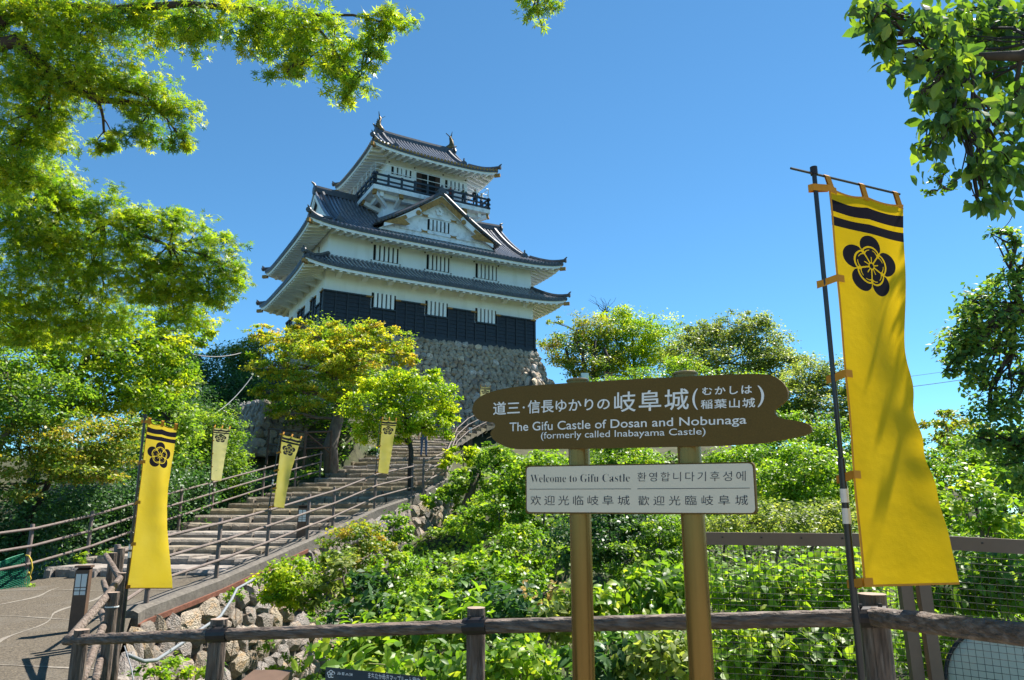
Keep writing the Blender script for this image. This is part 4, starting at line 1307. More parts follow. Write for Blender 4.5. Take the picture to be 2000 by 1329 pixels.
for k in range(5):
    a_ = math.pi / 2 + 2 * math.pi * k / 5
    c = (646.5 + 4.6 * math.cos(a_), 1317 - 4.6 * math.sin(a_))
    ring = []
    for rad_ in (3.6, 2.2):
        ring.append([on_map(c[0] + rad_ * math.cos(2*math.pi*j/10), c[1] + rad_ * math.sin(2*math.pi*j/10), .0015) for j in range(10)])
    mb.add(ring[0] + ring[1], [(j, (j+1) % 10, 10 + (j+1) % 10, 10 + j) for j in range(10)])
mb.add([on_map(646.5 + 2.4 * math.cos(2*math.pi*j/10), 1317 + 2.4 * math.sin(2*math.pi*j/10), .0015) for j in range(10)], [tuple(range(10))])
mb.build('crest', M['letter_white'], mbd)
for f_ in (.18, .82):
    p = q_bl.lerp(q_br, f_) + Vector((0, .03, 0)); mb = MB(); mb.beam(p + Vector((0, 0, .05)), (p.x, p.y, -.1), .05, .05, up=(0, 1, 0)); mb.build('leg', M['panel_dark'], ms)

# ---- path lanterns
def lantern(label, base, H, rz, w=.24, slope=.18):
    o = empty('path_lantern', base, label, 'lamp', 'path lanterns', rz=rz)
    mb = MB(); h = w / 2
    mb.add([(-h, -h*.7, -.3), (h, -h*.7, -.3), (h, h*.7, -.3), (-h, h*.7, -.3), (-h, -h*.7, H), (h, -h*.7, H), (h, h*.7, H + slope*w), (-h, h*.7, H + slope*w)],
           [(0, 3, 2, 1), (4, 5, 6, 7), (0, 1, 5, 4), (1, 2, 6, 5), (2, 3, 7, 6), (3, 0, 4, 7)])
    mb.build('body', M['lantern_brown'], o, local=True)
    ph = H * .36
    for (x0, x1) in ((-h*.78, -h*.06), (h*.06, h*.78)):
        for z0, z1 in ((H - .05 - ph * .62, H - .05), (H - .05 - ph * .78, H - .05 - ph * .66), (H - .05 - ph, H - .05 - ph * .82)):
            mb = MB(); mb.box(x0, x1, -h*.7 - .012, -h*.7 + .004, z0, z1); mb.build('pane', M['lamp_glass'], o, local=True)
    mb = MB()
    mb.box(-h - .015, h + .015, -h*.7 - .02, h*.7 + .02, H + slope*w + .002, H + slope*w + .03); mb.build('cap', M['lantern_brown'], o, local=True)
    return o
lantern('brown path lantern leaning beside the near left path, left of the tall banner', P(150, 1228, 11.0), .80, R(12), w=.185)
lantern('brown path lantern behind the right path fence halfway up', P(588, 1056, 19.9), .84, R(10), w=.24)
lantern('distant small brown lantern on the upper stairs near the sign board', P(918, 862, 40.5), .8, R(10), w=.24)
lb = P(513, 1400, 4.3)
o = empty('bollard_lantern', (lb.x, lb.y, gz(lb.x, lb.y)), 'brown boxy lantern top cut off by the bottom edge left of the map sign', 'lamp')
tl_ = P(513, 1318, 4.3)
mb = MB(); c = tl_; mb.add([(c.x - .11, c.y - .1, c.z - .03), (c.x + .11, c.y - .1, c.z - .03), (c.x + .13, c.y + .12, c.z + .0), (c.x - .09, c.y + .12, c.z + .0), (c.x - .11, c.y - .1, c.z - .1), (c.x + .11, c.y - .1, c.z - .1), (c.x + .13, c.y + .12, c.z - .08), (c.x - .09, c.y + .12, c.z - .08)], [(0, 1, 2, 3), (7, 6, 5, 4), (0, 4, 5, 1), (1, 5, 6, 2), (2, 6, 7, 3), (3, 7, 4, 0)])
mb.build('cap', M['lantern_brown'], o)
mb = MB(); mb.box(c.x - .085, c.x + .085, c.y - .07, c.y + .09, gz(c.x, c.y) - .2, c.z - .09); mb.build('body', M['lantern_brown'], o)

# ---- banners
def banner_cloth(name, base, blot, dark, trans=.42):
    m, nt, out = newmat(name)
    L_ = nt.links
    uv = N(nt, 'ShaderNodeUVMap'); sp = N(nt, 'ShaderNodeSeparateXYZ'); L_.new(uv.outputs[0], sp.inputs[0])
    u, v = sp.outputs[0], sp.outputs[1]                    # metres across, metres down
    mm = lambda op, a, b=None, c=None: mathn(nt, op, a, b, c)
    def band(a, b): return mm('MULTIPLY', mm('GREATER_THAN', v, a), mm('LESS_THAN', v, b))
    bands = mm('MAXIMUM', band(.058, .118), band(.145, .192))
    x = mm('MULTIPLY', mm('SUBTRACT', u, .222), 1 / .175); y = mm('MULTIPLY', mm('SUBTRACT', .355, v), 1 / .148)
    r = mm('SQRT', mm('ADD', mm('MULTIPLY', x, x), mm('MULTIPLY', y, y)))
    th = mm('ARCTAN2', x, y)                               # 0 at the top
    s5 = 2 * math.pi / 5
    ph = mm('SUBTRACT', mm('MODULO', mm('ADD', th, 20 * math.pi + s5 / 2), s5), s5 / 2)   # -36..36 deg about each petal
    px_ = mm('MULTIPLY', r, mm('SINE', ph)); py_ = mm('MULTIPLY', r, mm('COSINE', ph))
    def ell(cy, a, b):                                     # < 1 inside
        dx = mm('DIVIDE', px_, a); dy = mm('DIVIDE', mm('SUBTRACT', py_, cy), b)
        return mm('ADD', mm('MULTIPLY', dx, dx), mm('MULTIPLY', dy, dy))
    outer = mm('LESS_THAN', ell(.64, .39, .38), 1.0)
    foil = lambda s: mm('LESS_THAN', ell(.30 * s, .385 * s, .36 * s), 1.0)
    ringw = mm('SUBTRACT', foil(1.0), foil(.93))           # light ring
    inner_clear = foil(.93)
    ringb = mm('SUBTRACT', foil(.91), foil(.82))
    notch = mm('GREATER_THAN', mm('ABSOLUTE', px_), .035)
    pet = mm('LESS_THAN', ell(.32, .235, .20), 1.0)
    pet2 = mm('LESS_THAN', ell(.52, .06, .06), 1.0)
    gap = mm('GREATER_THAN', mm('SUBTRACT', s5 / 2, mm('ABSOLUTE', ph)), mm('DIVIDE', .025, mm('MAXIMUM', r, .05)))
    pet = mm('MULTIPLY', mm('MAXIMUM', pet, pet2), gap)
    spoke = mm('MULTIPLY', mm('LESS_THAN', mm('ABSOLUTE', px_), .018), mm('LESS_THAN', r, .3))
    pet = mm('MULTIPLY', pet, mm('SUBTRACT', 1.0, spoke))
    hub = mm('LESS_THAN', r, .085); hubring = mm('LESS_THAN', r, .125)
    inn = mm('MAXIMUM', mm('MULTIPLY', pet, mm('SUBTRACT', 1.0, hubring)), hub)
    inn = mm('MAXIMUM', inn, mm('MULTIPLY', ringb, mm('GREATER_THAN', mm('SUBTRACT', s5 / 2, mm('ABSOLUTE', ph)), .10)))
    petgap = mm('GREATER_THAN', mm('SUBTRACT', s5 / 2, mm('ABSOLUTE', ph)), mm('DIVIDE', .02, mm('MAXIMUM', r, .05)))
    emb = mm('MAXIMUM', mm('MULTIPLY', mm('MULTIPLY', outer, petgap), mm('SUBTRACT', 1.0, foil(1.0))), mm('MULTIPLY', inn, inner_clear))
    mask = mm('MAXIMUM', bands, emb)
    no = N(nt, 'ShaderNodeTexNoise'); no.inputs['Scale'].default_value = 2.2; no.inputs['Detail'].default_value = 4
    L_.new(uv.outputs[0], no.inputs['Vector'])
    ra = N(nt, 'ShaderNodeValToRGB'); ra.color_ramp.elements[0].color = tuple(base) + (1,); ra.color_ramp.elements[1].color = tuple(blot) + (1,)
    ra.color_ramp.elements[0].position = .35; ra.color_ramp.elements[1].position = .7
    L_.new(no.outputs['Fac'], ra.inputs[0])
    mx = N(nt, 'ShaderNodeMix', data_type='RGBA'); L_.new(mask, mx.inputs['Factor']); L_.new(ra.outputs[0], mx.inputs['A']); mx.inputs['B'].default_value = tuple(dark) + (1,)
    d = N(nt, 'ShaderNodeBsdfPrincipled'); d.inputs['Roughness'].default_value = .8; d.inputs['Specular IOR Level'].default_value = .2
    t = N(nt, 'ShaderNodeBsdfTranslucent'); L_.new(mx.outputs['Result'], d.inputs['Base Color']); L_.new(mx.outputs['Result'], t.inputs[0])
    wv = N(nt, 'ShaderNodeTexNoise'); wv.inputs['Scale'].default_value = 9; wv.inputs['Detail'].default_value = 6; L_.new(uv.outputs[0], wv.inputs['Vector'])
    fine = N(nt, 'ShaderNodeTexNoise'); fine.inputs['Scale'].default_value = 260; L_.new(uv.outputs[0], fine.inputs['Vector'])
    hsum = mm('ADD', wv.outputs['Fac'], mm('MULTIPLY', fine.outputs['Fac'], .12))
    bp = N(nt, 'ShaderNodeBump'); bp.inputs['Strength'].default_value = .3; bp.inputs['Distance'].default_value = .012; L_.new(hsum, bp.inputs['Height'])
    L_.new(bp.outputs[0], d.inputs['Normal']); L_.new(bp.outputs[0], t.inputs['Normal'])
    ms_ = N(nt, 'ShaderNodeMixShader'); ms_.inputs[0].default_value = trans
    L_.new(d.outputs[0], ms_.inputs[1]); L_.new(t.outputs[0], ms_.inputs[2]); L_.new(ms_.outputs[0], out.inputs[0])
    return m
INK = (.016, .014, .02)
CLOTH = {'new': banner_cloth('banner_yellow', (.72, .46, .007), (.78, .51, .014), INK, .58),
         'mid': banner_cloth('banner_yellow_worn', (.70, .50, .03), (.75, .56, .06), INK, .46),
         'worn': banner_cloth('banner_yellow_faded', (.60, .52, .10), (.66, .58, .18), (.03, .03, .035), .42),
         'pale': banner_cloth('banner_pale', (.60, .58, .24), (.66, .63, .32), (.03, .03, .035), .55)}

def banner(label, foot, top, edir, tops_l, bottom_l, bottom_r, top_r, cloth, seed, curl=0.06, W=.45, H=1.8, loops=5, detail=True, flare=None, bar_tail=.15, pr=.014):
    """pole from foot to top; the cloth hangs from its four corners with folds between"""
    gr = random.Random(seed)
    root = empty('banner', foot, label, 'banner', 'yellow banners along the castle path')
    foot, top = Vector(foot), Vector(top)
    mb = MB(); mb.tube([foot, foot.lerp(top, .45), foot.lerp(top, .452), top], [pr * 1.15, pr * 1.15, pr * .8, pr * .8], 10); pole = mb.build('pole', M['pole'], root, smooth=True, auto=True)
    mb = MB(); mb.tube([top - Vector((0, 0, .01)), top + Vector((0, 0, .03))], pr * 1.25, 10); mb.build('pole_cap', M['clamp'], pole)
    for f0, f1 in ((.372, .396), (.335, .362)):
        mb = MB(); mb.tube([foot.lerp(top, f0), foot.lerp(top, f1)], pr * 1.3, 10, cap=True); mb.build('tape', M['pole_tape'], pole)
    TL, TR, BL, BR = Vector(tops_l), Vector(top_r), Vector(bottom_l), Vector(bottom_r)
    ed = (TR - TL).normalized()
    top_bar = top + Vector((0, 0, -.005))
    mb = MB(); mb.tube([top_bar - ed * bar_tail, top_bar + ed * ((TR - top_bar).dot(ed) + .02)], pr * .42, 6); mb.build('crossbar', M['pole'], root)
    nrm = ed.cross(Vector((0, 0, 1))).normalized()          # towards the viewer side
    ph1, ph2 = gr.uniform(0, 6), gr.uniform(0, 6)
    def surf(u, v):
        a = TL.lerp(TR, u); b = BL.lerp(BR, u)
        p = a.lerp(b, v)
        if flare:
            p += flare(u, v)
        amp = math.sin(math.pi * min(1, v * 1.05)) 
        fold = curl * amp * (math.sin(3.1 * u + 2.2 * v + ph1) * .5 + math.sin(6.5 * u - 3.4 * v + ph2) * .22) * (0.25 + u)
        p += nrm * fold
        p += (nrm * .006 + ed * .005) * math.sin(34 * v + 3 * math.sin(7 * v + ph1)) * u ** 3 * amp
        p += nrm * .0035 * math.sin(17 * v + 9 * u + ph2) * math.sin(5 * v + ph1)
        sag = .018 * math.sin(math.pi * ((u * 2) % 1.0)) * max(0, 1 - v * 9)
        p.z -= sag
        return p
    nu, nv = (26, 96) if detail else (10, 36)
    me = bpy.data.meshes.new('cloth')
    inv = root.matrix_basis.inverted()
    vs = [tuple(inv @ surf(i / nu, j / nv)) for j in range(nv + 1) for i in range(nu + 1)]
    fs = [(j*(nu+1)+i, j*(nu+1)+i+1, (j+1)*(nu+1)+i+1, (j+1)*(nu+1)+i) for j in range(nv) for i in range(nu)]
    me.from_pydata(vs, [], fs)
    uvl = me.uv_layers.new(name='UVMap')
    data = []
    for f in fs:
        for k in f: data += [(k % (nu+1)) / nu * W, (k // (nu+1)) / nv * H]
    uvl.data.foreach_set('uv', data)
    me.materials.append(CLOTH[cloth]); me.polygons.foreach_set('use_smooth', [True] * len(fs)); me.update()
    co = bpy.data.objects.new('cloth', me); link(co, root)
    # stitched hem
    def strip(fn, w, name, par):
        mb = MB(); mb.grid(fn, 1, 40); return mb.build(name, M['hem'], par)
    fr = -nrm * .0015
    fr = nrm * .002 if nrm.y < 0 else -nrm * .002
    mb = MB(); mb.grid(lambda u, v: surf(.0 + u * .022, v) + fr, 1, 60); mb.build('side_hem', M['hem'], co)
    mb = MB(); mb.grid(lambda u, v: surf(v, 1 - u * .005) + fr, 1, 24); mb.build('bottom_hem', M['hem'], co)
    mb = MB(); mb.grid(lambda u, v: surf(v, u * .006) + fr, 1, 24); mb.build('top_hem', M['hem'], co)
    # loops round the pole and the bar
    lw = .034
    for k in range(loops):
        v = .004 + (k / (loops - 1)) * .985
        c = surf(.0, v); d = surf(.09, v)
        pz = foot + (top - foot) * ((c.z - foot.z) / (top.z - foot.z))
        away = (pz - c); away.z = 0
        away = away.normalized() if away.length > 1e-4 else -ed
        end = pz + away * (pr * 1.6); end.z = c.z - (.02 if k else -.005)
        mb = MB()
        ring = [d + fr * 2, c + fr * 3, end + nrm * (.016 if nrm.y < 0 else -.016), end + away * .012, end - nrm * (.016 if nrm.y < 0 else -.016), c - fr * 2]
        b0 = len(mb.v)
        for p in ring: mb.v += [tuple(p + Vector((0, 0, lw / 2))), tuple(p - Vector((0, 0, lw / 2)))]
        for i in range(len(ring) - 1): mb.f.append((b0+2*i, b0+2*i+1, b0+2*i+3, b0+2*i+2)); mb.m.append(0)
        mb.build('loop', M['hem'], root)
    for u in (.05, .5, .96):
        c = surf(u, .012); bar = top_bar + ed * (c - top_bar).dot(ed)
        mb = MB(); b0 = 0
        ring = [c + fr * 2, Vector((c.x, c.y, bar.z)) + fr * 4, bar + Vector((0, 0, .010)), c - fr * 3]
        ring[1] = bar + fr * 5
        for p in ring: mb.v += [tuple(p - ed * lw / 2), tuple(p + ed * lw / 2)]
        for i in range(len(ring) - 1): mb.f.append((2*i, 2*i+1, 2*i+3, 2*i+2)); mb.m.append(0)
        mb.build('loop', M['hem'], root)
    return root

# the big one on the right
banner('largest banner, bright yellow with dappled shade, right of the castle sign', P(1692, 1420, 3.3), P(1590, 338, 3.2), None,
       P(1617, 366, 3.2), P(1687, 1147, 3.2), P(1880, 1143, 3.42), P(1764, 400, 3.42), 'new', 4, curl=.05, bar_tail=.15, pr=.0135,
       flare=lambda u, v: Vector((-.055 * u * math.sin(math.pi * min(1, v)) ** 1.5, .03 * u * math.sin(2.2 * v), 0)))
# the tall one on the left
banner('tall yellow banner tied to a fence post at the left, beside the lantern', P(238, 1235, 8.0), P(283, 815, 7.9), None,
       P(289, 823, 7.9), P(247, 1150, 7.9), P(337, 1150, 7.84), P(345, 835, 7.86), 'mid', 9, curl=.10, bar_tail=.06, pr=.017,
       flare=lambda u, v: Vector((-.055 * u * math.sin(math.pi * v) ** 1.2, .02 * u * u * math.sin(math.pi * v), 0)))
banner('pale faded banner on the left fence against dark trees', P(407, 1012, 23.6), P(416, 830, 23.6), None,
       P(417, 835, 23.5), P(412, 939, 23.5), P(432, 940, 23.5), P(449, 838, 23.6), 'pale', 12, curl=.03, detail=False, bar_tail=.05, pr=.014)
banner('slanting yellow banner on the right path fence left of the stairs', P(524, 1000, 17.0), P(548, 843, 17.0), None,
       P(551, 848, 16.95), P(534, 991, 16.95), P(555, 993, 16.95), P(589, 857, 17.05), 'worn', 15, curl=.06, detail=False, bar_tail=.05, pr=.014,
       flare=lambda u, v: Vector((-.05 * u * math.sin(math.pi * v), 0, 0)))
banner('pale yellow banner hanging in front of the round green tree', P(733, 932, 23.2), P(743, 815, 23.2), None,
       P(746, 820, 23.15), P(738, 924, 23.15), P(758, 926, 23.15), P(775, 822, 23.25), 'worn', 18, curl=.05, detail=False, bar_tail=.05, pr=.014)
banner('tiny far banner just above the left end of the sign board', P(936, 830, 43), P(938, 752, 43), None,
       P(938, 755, 43), P(938, 808, 43), P(952, 808, 43.1), P(958, 757, 43.3), 'pale', 20, curl=.03, detail=False, bar_tail=.05, pr=.016)
banner('small far banner by the tree trunks between the sign posts', P(1179, 800, 47), P(1180, 727, 47), None,
       P(1181, 729, 47), P(1181, 782, 47), P(1192, 782, 47.1), P(1196, 731, 47.3), 'pale', 22, curl=.03, detail=False, bar_tail=.05, pr=.016)

# ---- conduit pipe on the retaining wall
pts = [P(497, 1131, 13.0), P(478, 1142, 12.6), P(463, 1150, 12.3), P(452, 1172, 11.9), P(430, 1205, 11.2), P(395, 1228, 10.5), P(355, 1257, 9.9), P(325, 1277, 9.3), P(305, 1290, 8.95), P(280, 1292, 8.6), P(258, 1283, 8.4), P(250, 1280, 8.3)]
mb = MB(); mb.tube(pts, .022, 8)
tag(mb.build('conduit_pipe', M['conduit'], smooth=True), 'grey bent conduit pipe running down across the stone wall', 'pipe')
mb = MB(); mb.tube([P(243, 1262, 8.3), P(250, 1285, 8.25), P(257, 1308, 8.1), P(263, 1345, 7.9)], .007, 6)
tag(mb.build('drain_hose', M['conduit'], smooth=True), 'thin grey hose hanging down at the end of the path kerb', 'hose')
# ---- overhead cables
def cable(label, a, b, sag, r=.012, name='overhead_cable', mat='cable'):
    mb = MB(); n = 16
    mb.tube([a.lerp(b, i / n) - Vector((0, 0, sag * 4 * (i / n) * (1 - i / n))) for i in range(n + 1)], r, 5)
    return tag(mb.build(name, M[mat]), label, 'cable')
cable('black cable dipping across the blue gap left of the castle', P(250, 632, 30), P(470, 690, 40), .7, .03)
cable('pale twisted cable slanting down the dark wood left of the castle', P(330, 818, 31), P(492, 736, 36), .9, .025, mat='conduit')
cable('upper thin wire in the sky right of the big banner', P(1700, 745, 40), P(2060, 690, 40), .1, .012)
cable('lower thin wire in the sky right of the big banner', P(1700, 765, 40), P(2060, 712, 40), .1, .018)

# ---- green net and rope on the left fence
nt_ = empty('safety_net', P(20, 1160, 15.6), 'dark green safety net tied to the left fence at the picture edge', 'net')
c00, c10, c01, c11 = P(-60, 1118, 15.0), P(50, 1083, 15.75), P(-60, 1185, 14.6), P(46, 1148, 15.4)
def nsurf(u, v):
    p = c00.lerp(c10, u).lerp(c01.lerp(c11, u), v)
    p += Vector((.1 * math.sin(5 * u + 3 * v), -.12 * math.sin(4 * u + v) - .1 * v, -.1 * math.sin(math.pi * u) * v)); return p
mb = MB()
n = 34
for i in range(n + 1):
    mb.tube([nsurf(i / n, j / 10) for j in range(11)], .006, 3, cap=False)
for j in range(25):
    mb.tube([nsurf(i / 20, j / 24) for i in range(21)], .006, 3, cap=False)
mb.build('mesh', M['net'], nt_, kind='stuff')
mb = MB(); mb.tube([nsurf(i / 16, 0) for i in range(17)], .014, 5); mb.build('edge_cord', M['net'], nt_)
mb = MB(); pp = [(50, 1085), (56, 1086), (61, 1095), (63, 1110), (58, 1125), (50, 1136), (45, 1140), (53, 1142), (60, 1130), (56, 1118), (52, 1128)]
mb.tube([P(a, b, 15.6) for a, b in pp], .016, 6)
tag(mb.build('rope', M['rope'], smooth=True), 'yellow rope looped on the left fence post beside the green net', 'rope')

# ---- bench and railing on the terrace
bp_ = P(624, 897, 31.2)
bn = empty('park_bench', bp_, 'dark slatted bench on the terrace under the yellow maple', 'bench', rz=R(8))
for z in (.42,):
    for y in (-.18, -.04, .1):
        mb = MB(); mb.box(-.75, .75, y - .05, y + .05, z, z + .04); mb.build('seat_slat', M['bench_wood'], bn, local=True)
for z in (.55, .68, .81):
    mb = MB(); mb.box(-.75, .75, .2, .24, z, z + .10); mb.build('back_slat', M['bench_wood'], bn, local=True)
for x in (-.6, .6):
    mb = MB(); mb.box(x - .03, x + .03, .16, .2, 0, .92); mb.build('leg', M['bench_wood'], bn, local=True)
    mb = MB(); mb.box(x - .03, x + .03, -.2, -.15, 0, .42); mb.build('leg', M['bench_wood'], bn, local=True)
tr = empty('terrace_railing', P(560, 890, 29.5), 'dark railing with a diagonal brace around the bench terrace', 'railing')
tp_ = [(522, 884, 31.0), (548, 888, 30.2), (594, 893, 29.6), (645, 890, 30.4)]
base_ = [P(*q) for q in tp_]
for p in base_:
    mb = MB(); mb.tube([p - Vector((0, 0, .5)), p + Vector((0, 0, 1.05))], .05, 8); mb.build('post', M['bench_wood'], tr)
for a, b in zip(base_[:-1], base_[1:]):
    for h in (.35, 1.0):
        mb = MB(); mb.tube([a + Vector((0, 0, h)), b + Vector((0, 0, h))], .04, 8); mb.build('rail', M['bench_wood'], tr)
mb = MB(); mb.tube([base_[2] + Vector((0, 0, 1.0)), base_[3] + Vector((0, 0, 0.1))], .035, 8); mb.build('brace', M['bench_wood'], tr)

# ---- round mirror behind the mesh fence
cmr = P(1972, 1345, 5.6)
mr = empty('round_mirror', (cmr.x, cmr.y, gz(cmr.x, cmr.y)), 'large round pale disc with dark rim behind the mesh fence, bottom right corner', 'mirror')
fd = Vector((-.25, -.94, .2)).normalized(); mb = MB()
mb.tube([cmr - fd * .02, cmr + fd * .0, cmr + fd * .03, cmr + fd * .05], [.40, .40, .33, .05], 40); mb.build('disc', M['mirror_back'], mr, smooth=True)
mb = MB(); sx_ = fd.cross(Vector((0, 0, 1))).normalized(); sy_ = sx_.cross(fd)
mb.tube([cmr + (sx_ * math.cos(2*math.pi*k/48) + sy_ * math.sin(2*math.pi*k/48)) * .405 for k in range(49)], .014, 6); mb.build('rim', M['clamp'], mr, smooth=True)
mb = MB(); mb.tube([cmr - fd * .05, (cmr.x - fd.x * .05, cmr.y - fd.y * .05, gz(cmr.x, cmr.y) - .3)], .03, 8); mb.build('post', M['brown_metal'], mr)

# ---- small white notice far behind the sign
nb = P(1150, 760, 48)
no_ = empty('notice_board', (nb.x, nb.y, gz(nb.x, nb.y)), 'small white notice board beside the far tree trunks above the sign', 'notice')
mb = MB(); tl_ = P(1141, 729, 48); mb.box(tl_.x - .2, tl_.x + .3, 47.95, 48.0, tl_.z - .5, tl_.z); mb.build('board', M['white_metal'], no_)
mb = MB(); mb.box(tl_.x + .03, tl_.x + .09, 48.001, 48.06, gz(nb.x, nb.y) - .4, tl_.z - .1); mb.build('leg', M['brown_metal'], no_)

# ---- people
def person(label, foot, height, rz, top_m, leg_m, hat=False, arm='down', seed=0):
    k = height / 1.7
    J = {'pelvis': (0, 0, .93), 'waist': (0, .0, 1.08), 'chest': (0, 0, 1.30), 'neck': (0, -.01, 1.46), 'chin': (0, -.03, 1.52), 'head': (0, -.02, 1.62), 'crown': (0, -.01, 1.68)}
    for s, n in ((-1, 'l'), (1, 'r')):
        J['hip' + n] = (s * .10, 0, .88); J['knee' + n] = (s * .11, -.03 - .03 * s, .48); J['ank' + n] = (s * .11, .03 * s, .09); J['toe' + n] = (s * .12, -.14 + .03 * s, .04)
        J['sho' + n] = (s * .19, 0, 1.38)
        if arm == 'rail':
            J['elb' + n] = (s * .25, -.10, 1.14); J['wri' + n] = (s * .2, -.32, 1.06); J['han' + n] = (s * .19, -.40, 1.05)
        else:
            J['elb' + n] = (s * .25, .02, 1.12); J['wri' + n] = (s * .26, -.05, .88); J['han' + n] = (s * .26, -.08, .79)
    Rr = {'pelvis': (.15, .11), 'waist': (.135, .10), 'chest': (.165, .115), 'neck': (.055, .055), 'chin': (.075, .085), 'head': (.085, .10), 'crown': (.05, .06)}
    names = list(J); idx = {n: i for i, n in enumerate(names)}
    E = [('pelvis', 'waist'), ('waist', 'chest'), ('chest', 'neck'), ('neck', 'chin'), ('chin', 'head'), ('head', 'crown')]
    for n in 'lr': E += [('pelvis', 'hip' + n), ('hip' + n, 'knee' + n), ('knee' + n, 'ank' + n), ('ank' + n, 'toe' + n), ('chest', 'sho' + n), ('sho' + n, 'elb' + n), ('elb' + n, 'wri' + n), ('wri' + n, 'han' + n)]
    me = bpy.data.meshes.new('body'); me.from_pydata([tuple(c * k for c in J[n]) for n in names], [(idx[a], idx[b]) for a, b in E], [])
    o = bpy.data.objects.new('body', me); COL.objects.link(o)
    sk = o.modifiers.new('skin', 'SKIN'); sk.use_smooth_shade = True
    rd = dict(hip=.095, knee=.06, ank=.045, toe=.04, sho=.065, elb=.045, wri=.032, han=.035)
    for n in names:
        r_ = Rr.get(n) or (rd[n[:-1]], rd[n[:-1]])
        sv = me.skin_vertices[0].data[idx[n]]; sv.radius = (r_[0] * k, r_[1] * k)
    me.skin_vertices[0].data[0].use_root = True
    o.modifiers.new('sub', 'SUBSURF').levels = 1
    bpy.context.view_layer.update()
    m2 = bpy.data.meshes.new_from_object(o.evaluated_get(bpy.context.evaluated_depsgraph_get()))
    bpy.data.objects.remove(o); bpy.data.meshes.remove(me)
    root = empty('person', foot, label, 'person', rz=rz)
    m2.materials.clear()
    for m_ in (leg_m, top_m, M['skin'], M['hair'], M['cl_blackc']): m2.materials.append(m_)
    for p in m2.polygons:
        c = p.center / k
        i = 0
        if c.z > .97 or abs(c.x) > .2: i = 1
        if c.z > 1.46 and abs(c.x) < .12: i = 2
        if abs(c.x) > .16 and (c.z < 1.0 if arm == 'down' else c.y < -.28) and c.z > .7: i = 2
        if c.z > 1.64 or (c.z > 1.53 and c.y > .02): i = 3
        if c.z < .1: i = 4
        p.material_index = i; p.use_smooth = True
    b = bpy.data.objects.new('body', m2); link(b, root)
    return root
def on_balcony(s, dy=.75):
    return CWp(s, CY - BY + dy, BZ)
frz = castle.rotation_euler.z
person('person in red top standing at the balcony railing near the doorway', on_balcony(9.9, .9), 1.66, frz + .2, M['cl_red'], M['cl_navy'], arm='rail')
person('person in olive jacket at the balcony railing, second from the door', on_balcony(10.9, .6), 1.6, frz - .3, M['cl_olive'], M['cl_blackc'], arm='rail')
person('person in black at the balcony railing near its right corner', on_balcony(11.85, .55), 1.7, frz, M['cl_blackc'], M['cl_navy'], arm='rail')
person('person in pale shirt at the right corner of the balcony railing', on_balcony(12.45, .6), 1.55, frz + .4, M['cl_pale'], M['cl_jeans'], arm='rail')
person('person half hidden at the left corner of the castle balcony', on_balcony(3.75, .8), 1.65, frz - .5, M['cl_navy'], M['cl_blackc'], arm='rail')
pf = P(827, 893, 33); 
person('person in jeans climbing the stone stairs behind the round green tree', (pf.x, pf.y, 3.78), 1.7, R(170), M['cl_navy'], M['cl_jeans'], arm='down')
# ================================================================ VEGETATION
KITE = ([(0, 0, 0), (.3, .45, .07), (0, 1, -.03), (-.3, .45, .07)], [(0, 1, 2, 3)])
def _maple():
    vs, fs = [], []
    for a, L in ((0, 1.0), (50, .92), (-50, .92), (102, .66), (-102, .66)):
        a = R(a); b = len(vs)
        for ang, l in ((0, 0), (.30, .42), (0, 1.0), (-.30, .42)):
            vs.append((math.sin(a + ang) * l * L, math.cos(a + ang) * l * L, -.10 * l * l))
        fs.append((b, b+1, b+2, b+3))
    return vs, fs
MAPLE = _maple()
OVATE = ([(0, 0, 0), (.27, .32, .06), (.24, .66, .03), (0, 1.0, -.14), (-.24, .66, .03), (-.27, .32, .06), (0, .33, 0), (0, .68, -.03)],
         [(0, 1, 6), (0, 6, 5), (1, 2, 7, 6), (6, 7, 4, 5), (2, 3, 7), (7, 3, 4)])

def norm(a): return a / np.maximum(np.linalg.norm(a, axis=1, keepdims=True), 1e-9)

def leaf_frames(C, Nn, g, droop=0.0):
    Nn = norm(Nn)
    D = g.normal(size=C.shape); D[:, 2] -= droop
    D = D - Nn * (D * Nn).sum(1, keepdims=True); D = norm(D)
    X = np.cross(D, Nn)
    return X, D, Nn

def leaf_object(name, C, X, D, Nn, S, tint, tmpl, mat, parent, kind='stuff'):
    tv = np.array(tmpl[0]); k = len(tv); n = len(C)
    V = C[:, None, :] + S[:, None, None] * (tv[None, :, 0, None] * X[:, None, :] + tv[None, :, 1, None] * D[:, None, :] + tv[None, :, 2, None] * Nn[:, None, :])
    if parent is not None: V = V - np.array(root_of(parent).location)
    V = V.reshape(-1, 3)
    sizes = [len(f) for f in tmpl[1]]
    flat = np.concatenate([np.array(f) for f in tmpl[1]])
    idx = (flat[None, :] + (np.arange(n) * k)[:, None]).ravel()
    tot = np.tile(np.array(sizes), n)
    st = np.concatenate([[0], np.cumsum(tot)[:-1]])
    me = bpy.data.meshes.new(name)
    me.vertices.add(len(V)); me.vertices.foreach_set('co', V.ravel().astype(np.float32))
    me.loops.add(len(idx)); me.loops.foreach_set('vertex_index', idx.astype(np.int32))
    me.polygons.add(len(tot)); me.polygons.foreach_set('loop_start', st.astype(np.int32)); me.polygons.foreach_set('loop_total', tot.astype(np.int32))
    at = me.attributes.new('tint', 'FLOAT', 'POINT'); at.data.foreach_set('value', np.repeat(tint, k).astype(np.float32))
    me.materials.append(mat); me.update(calc_edges=True)
    o = bpy.data.objects.new(name, me); link(o, parent)
    if kind: o['kind'] = kind
    return o

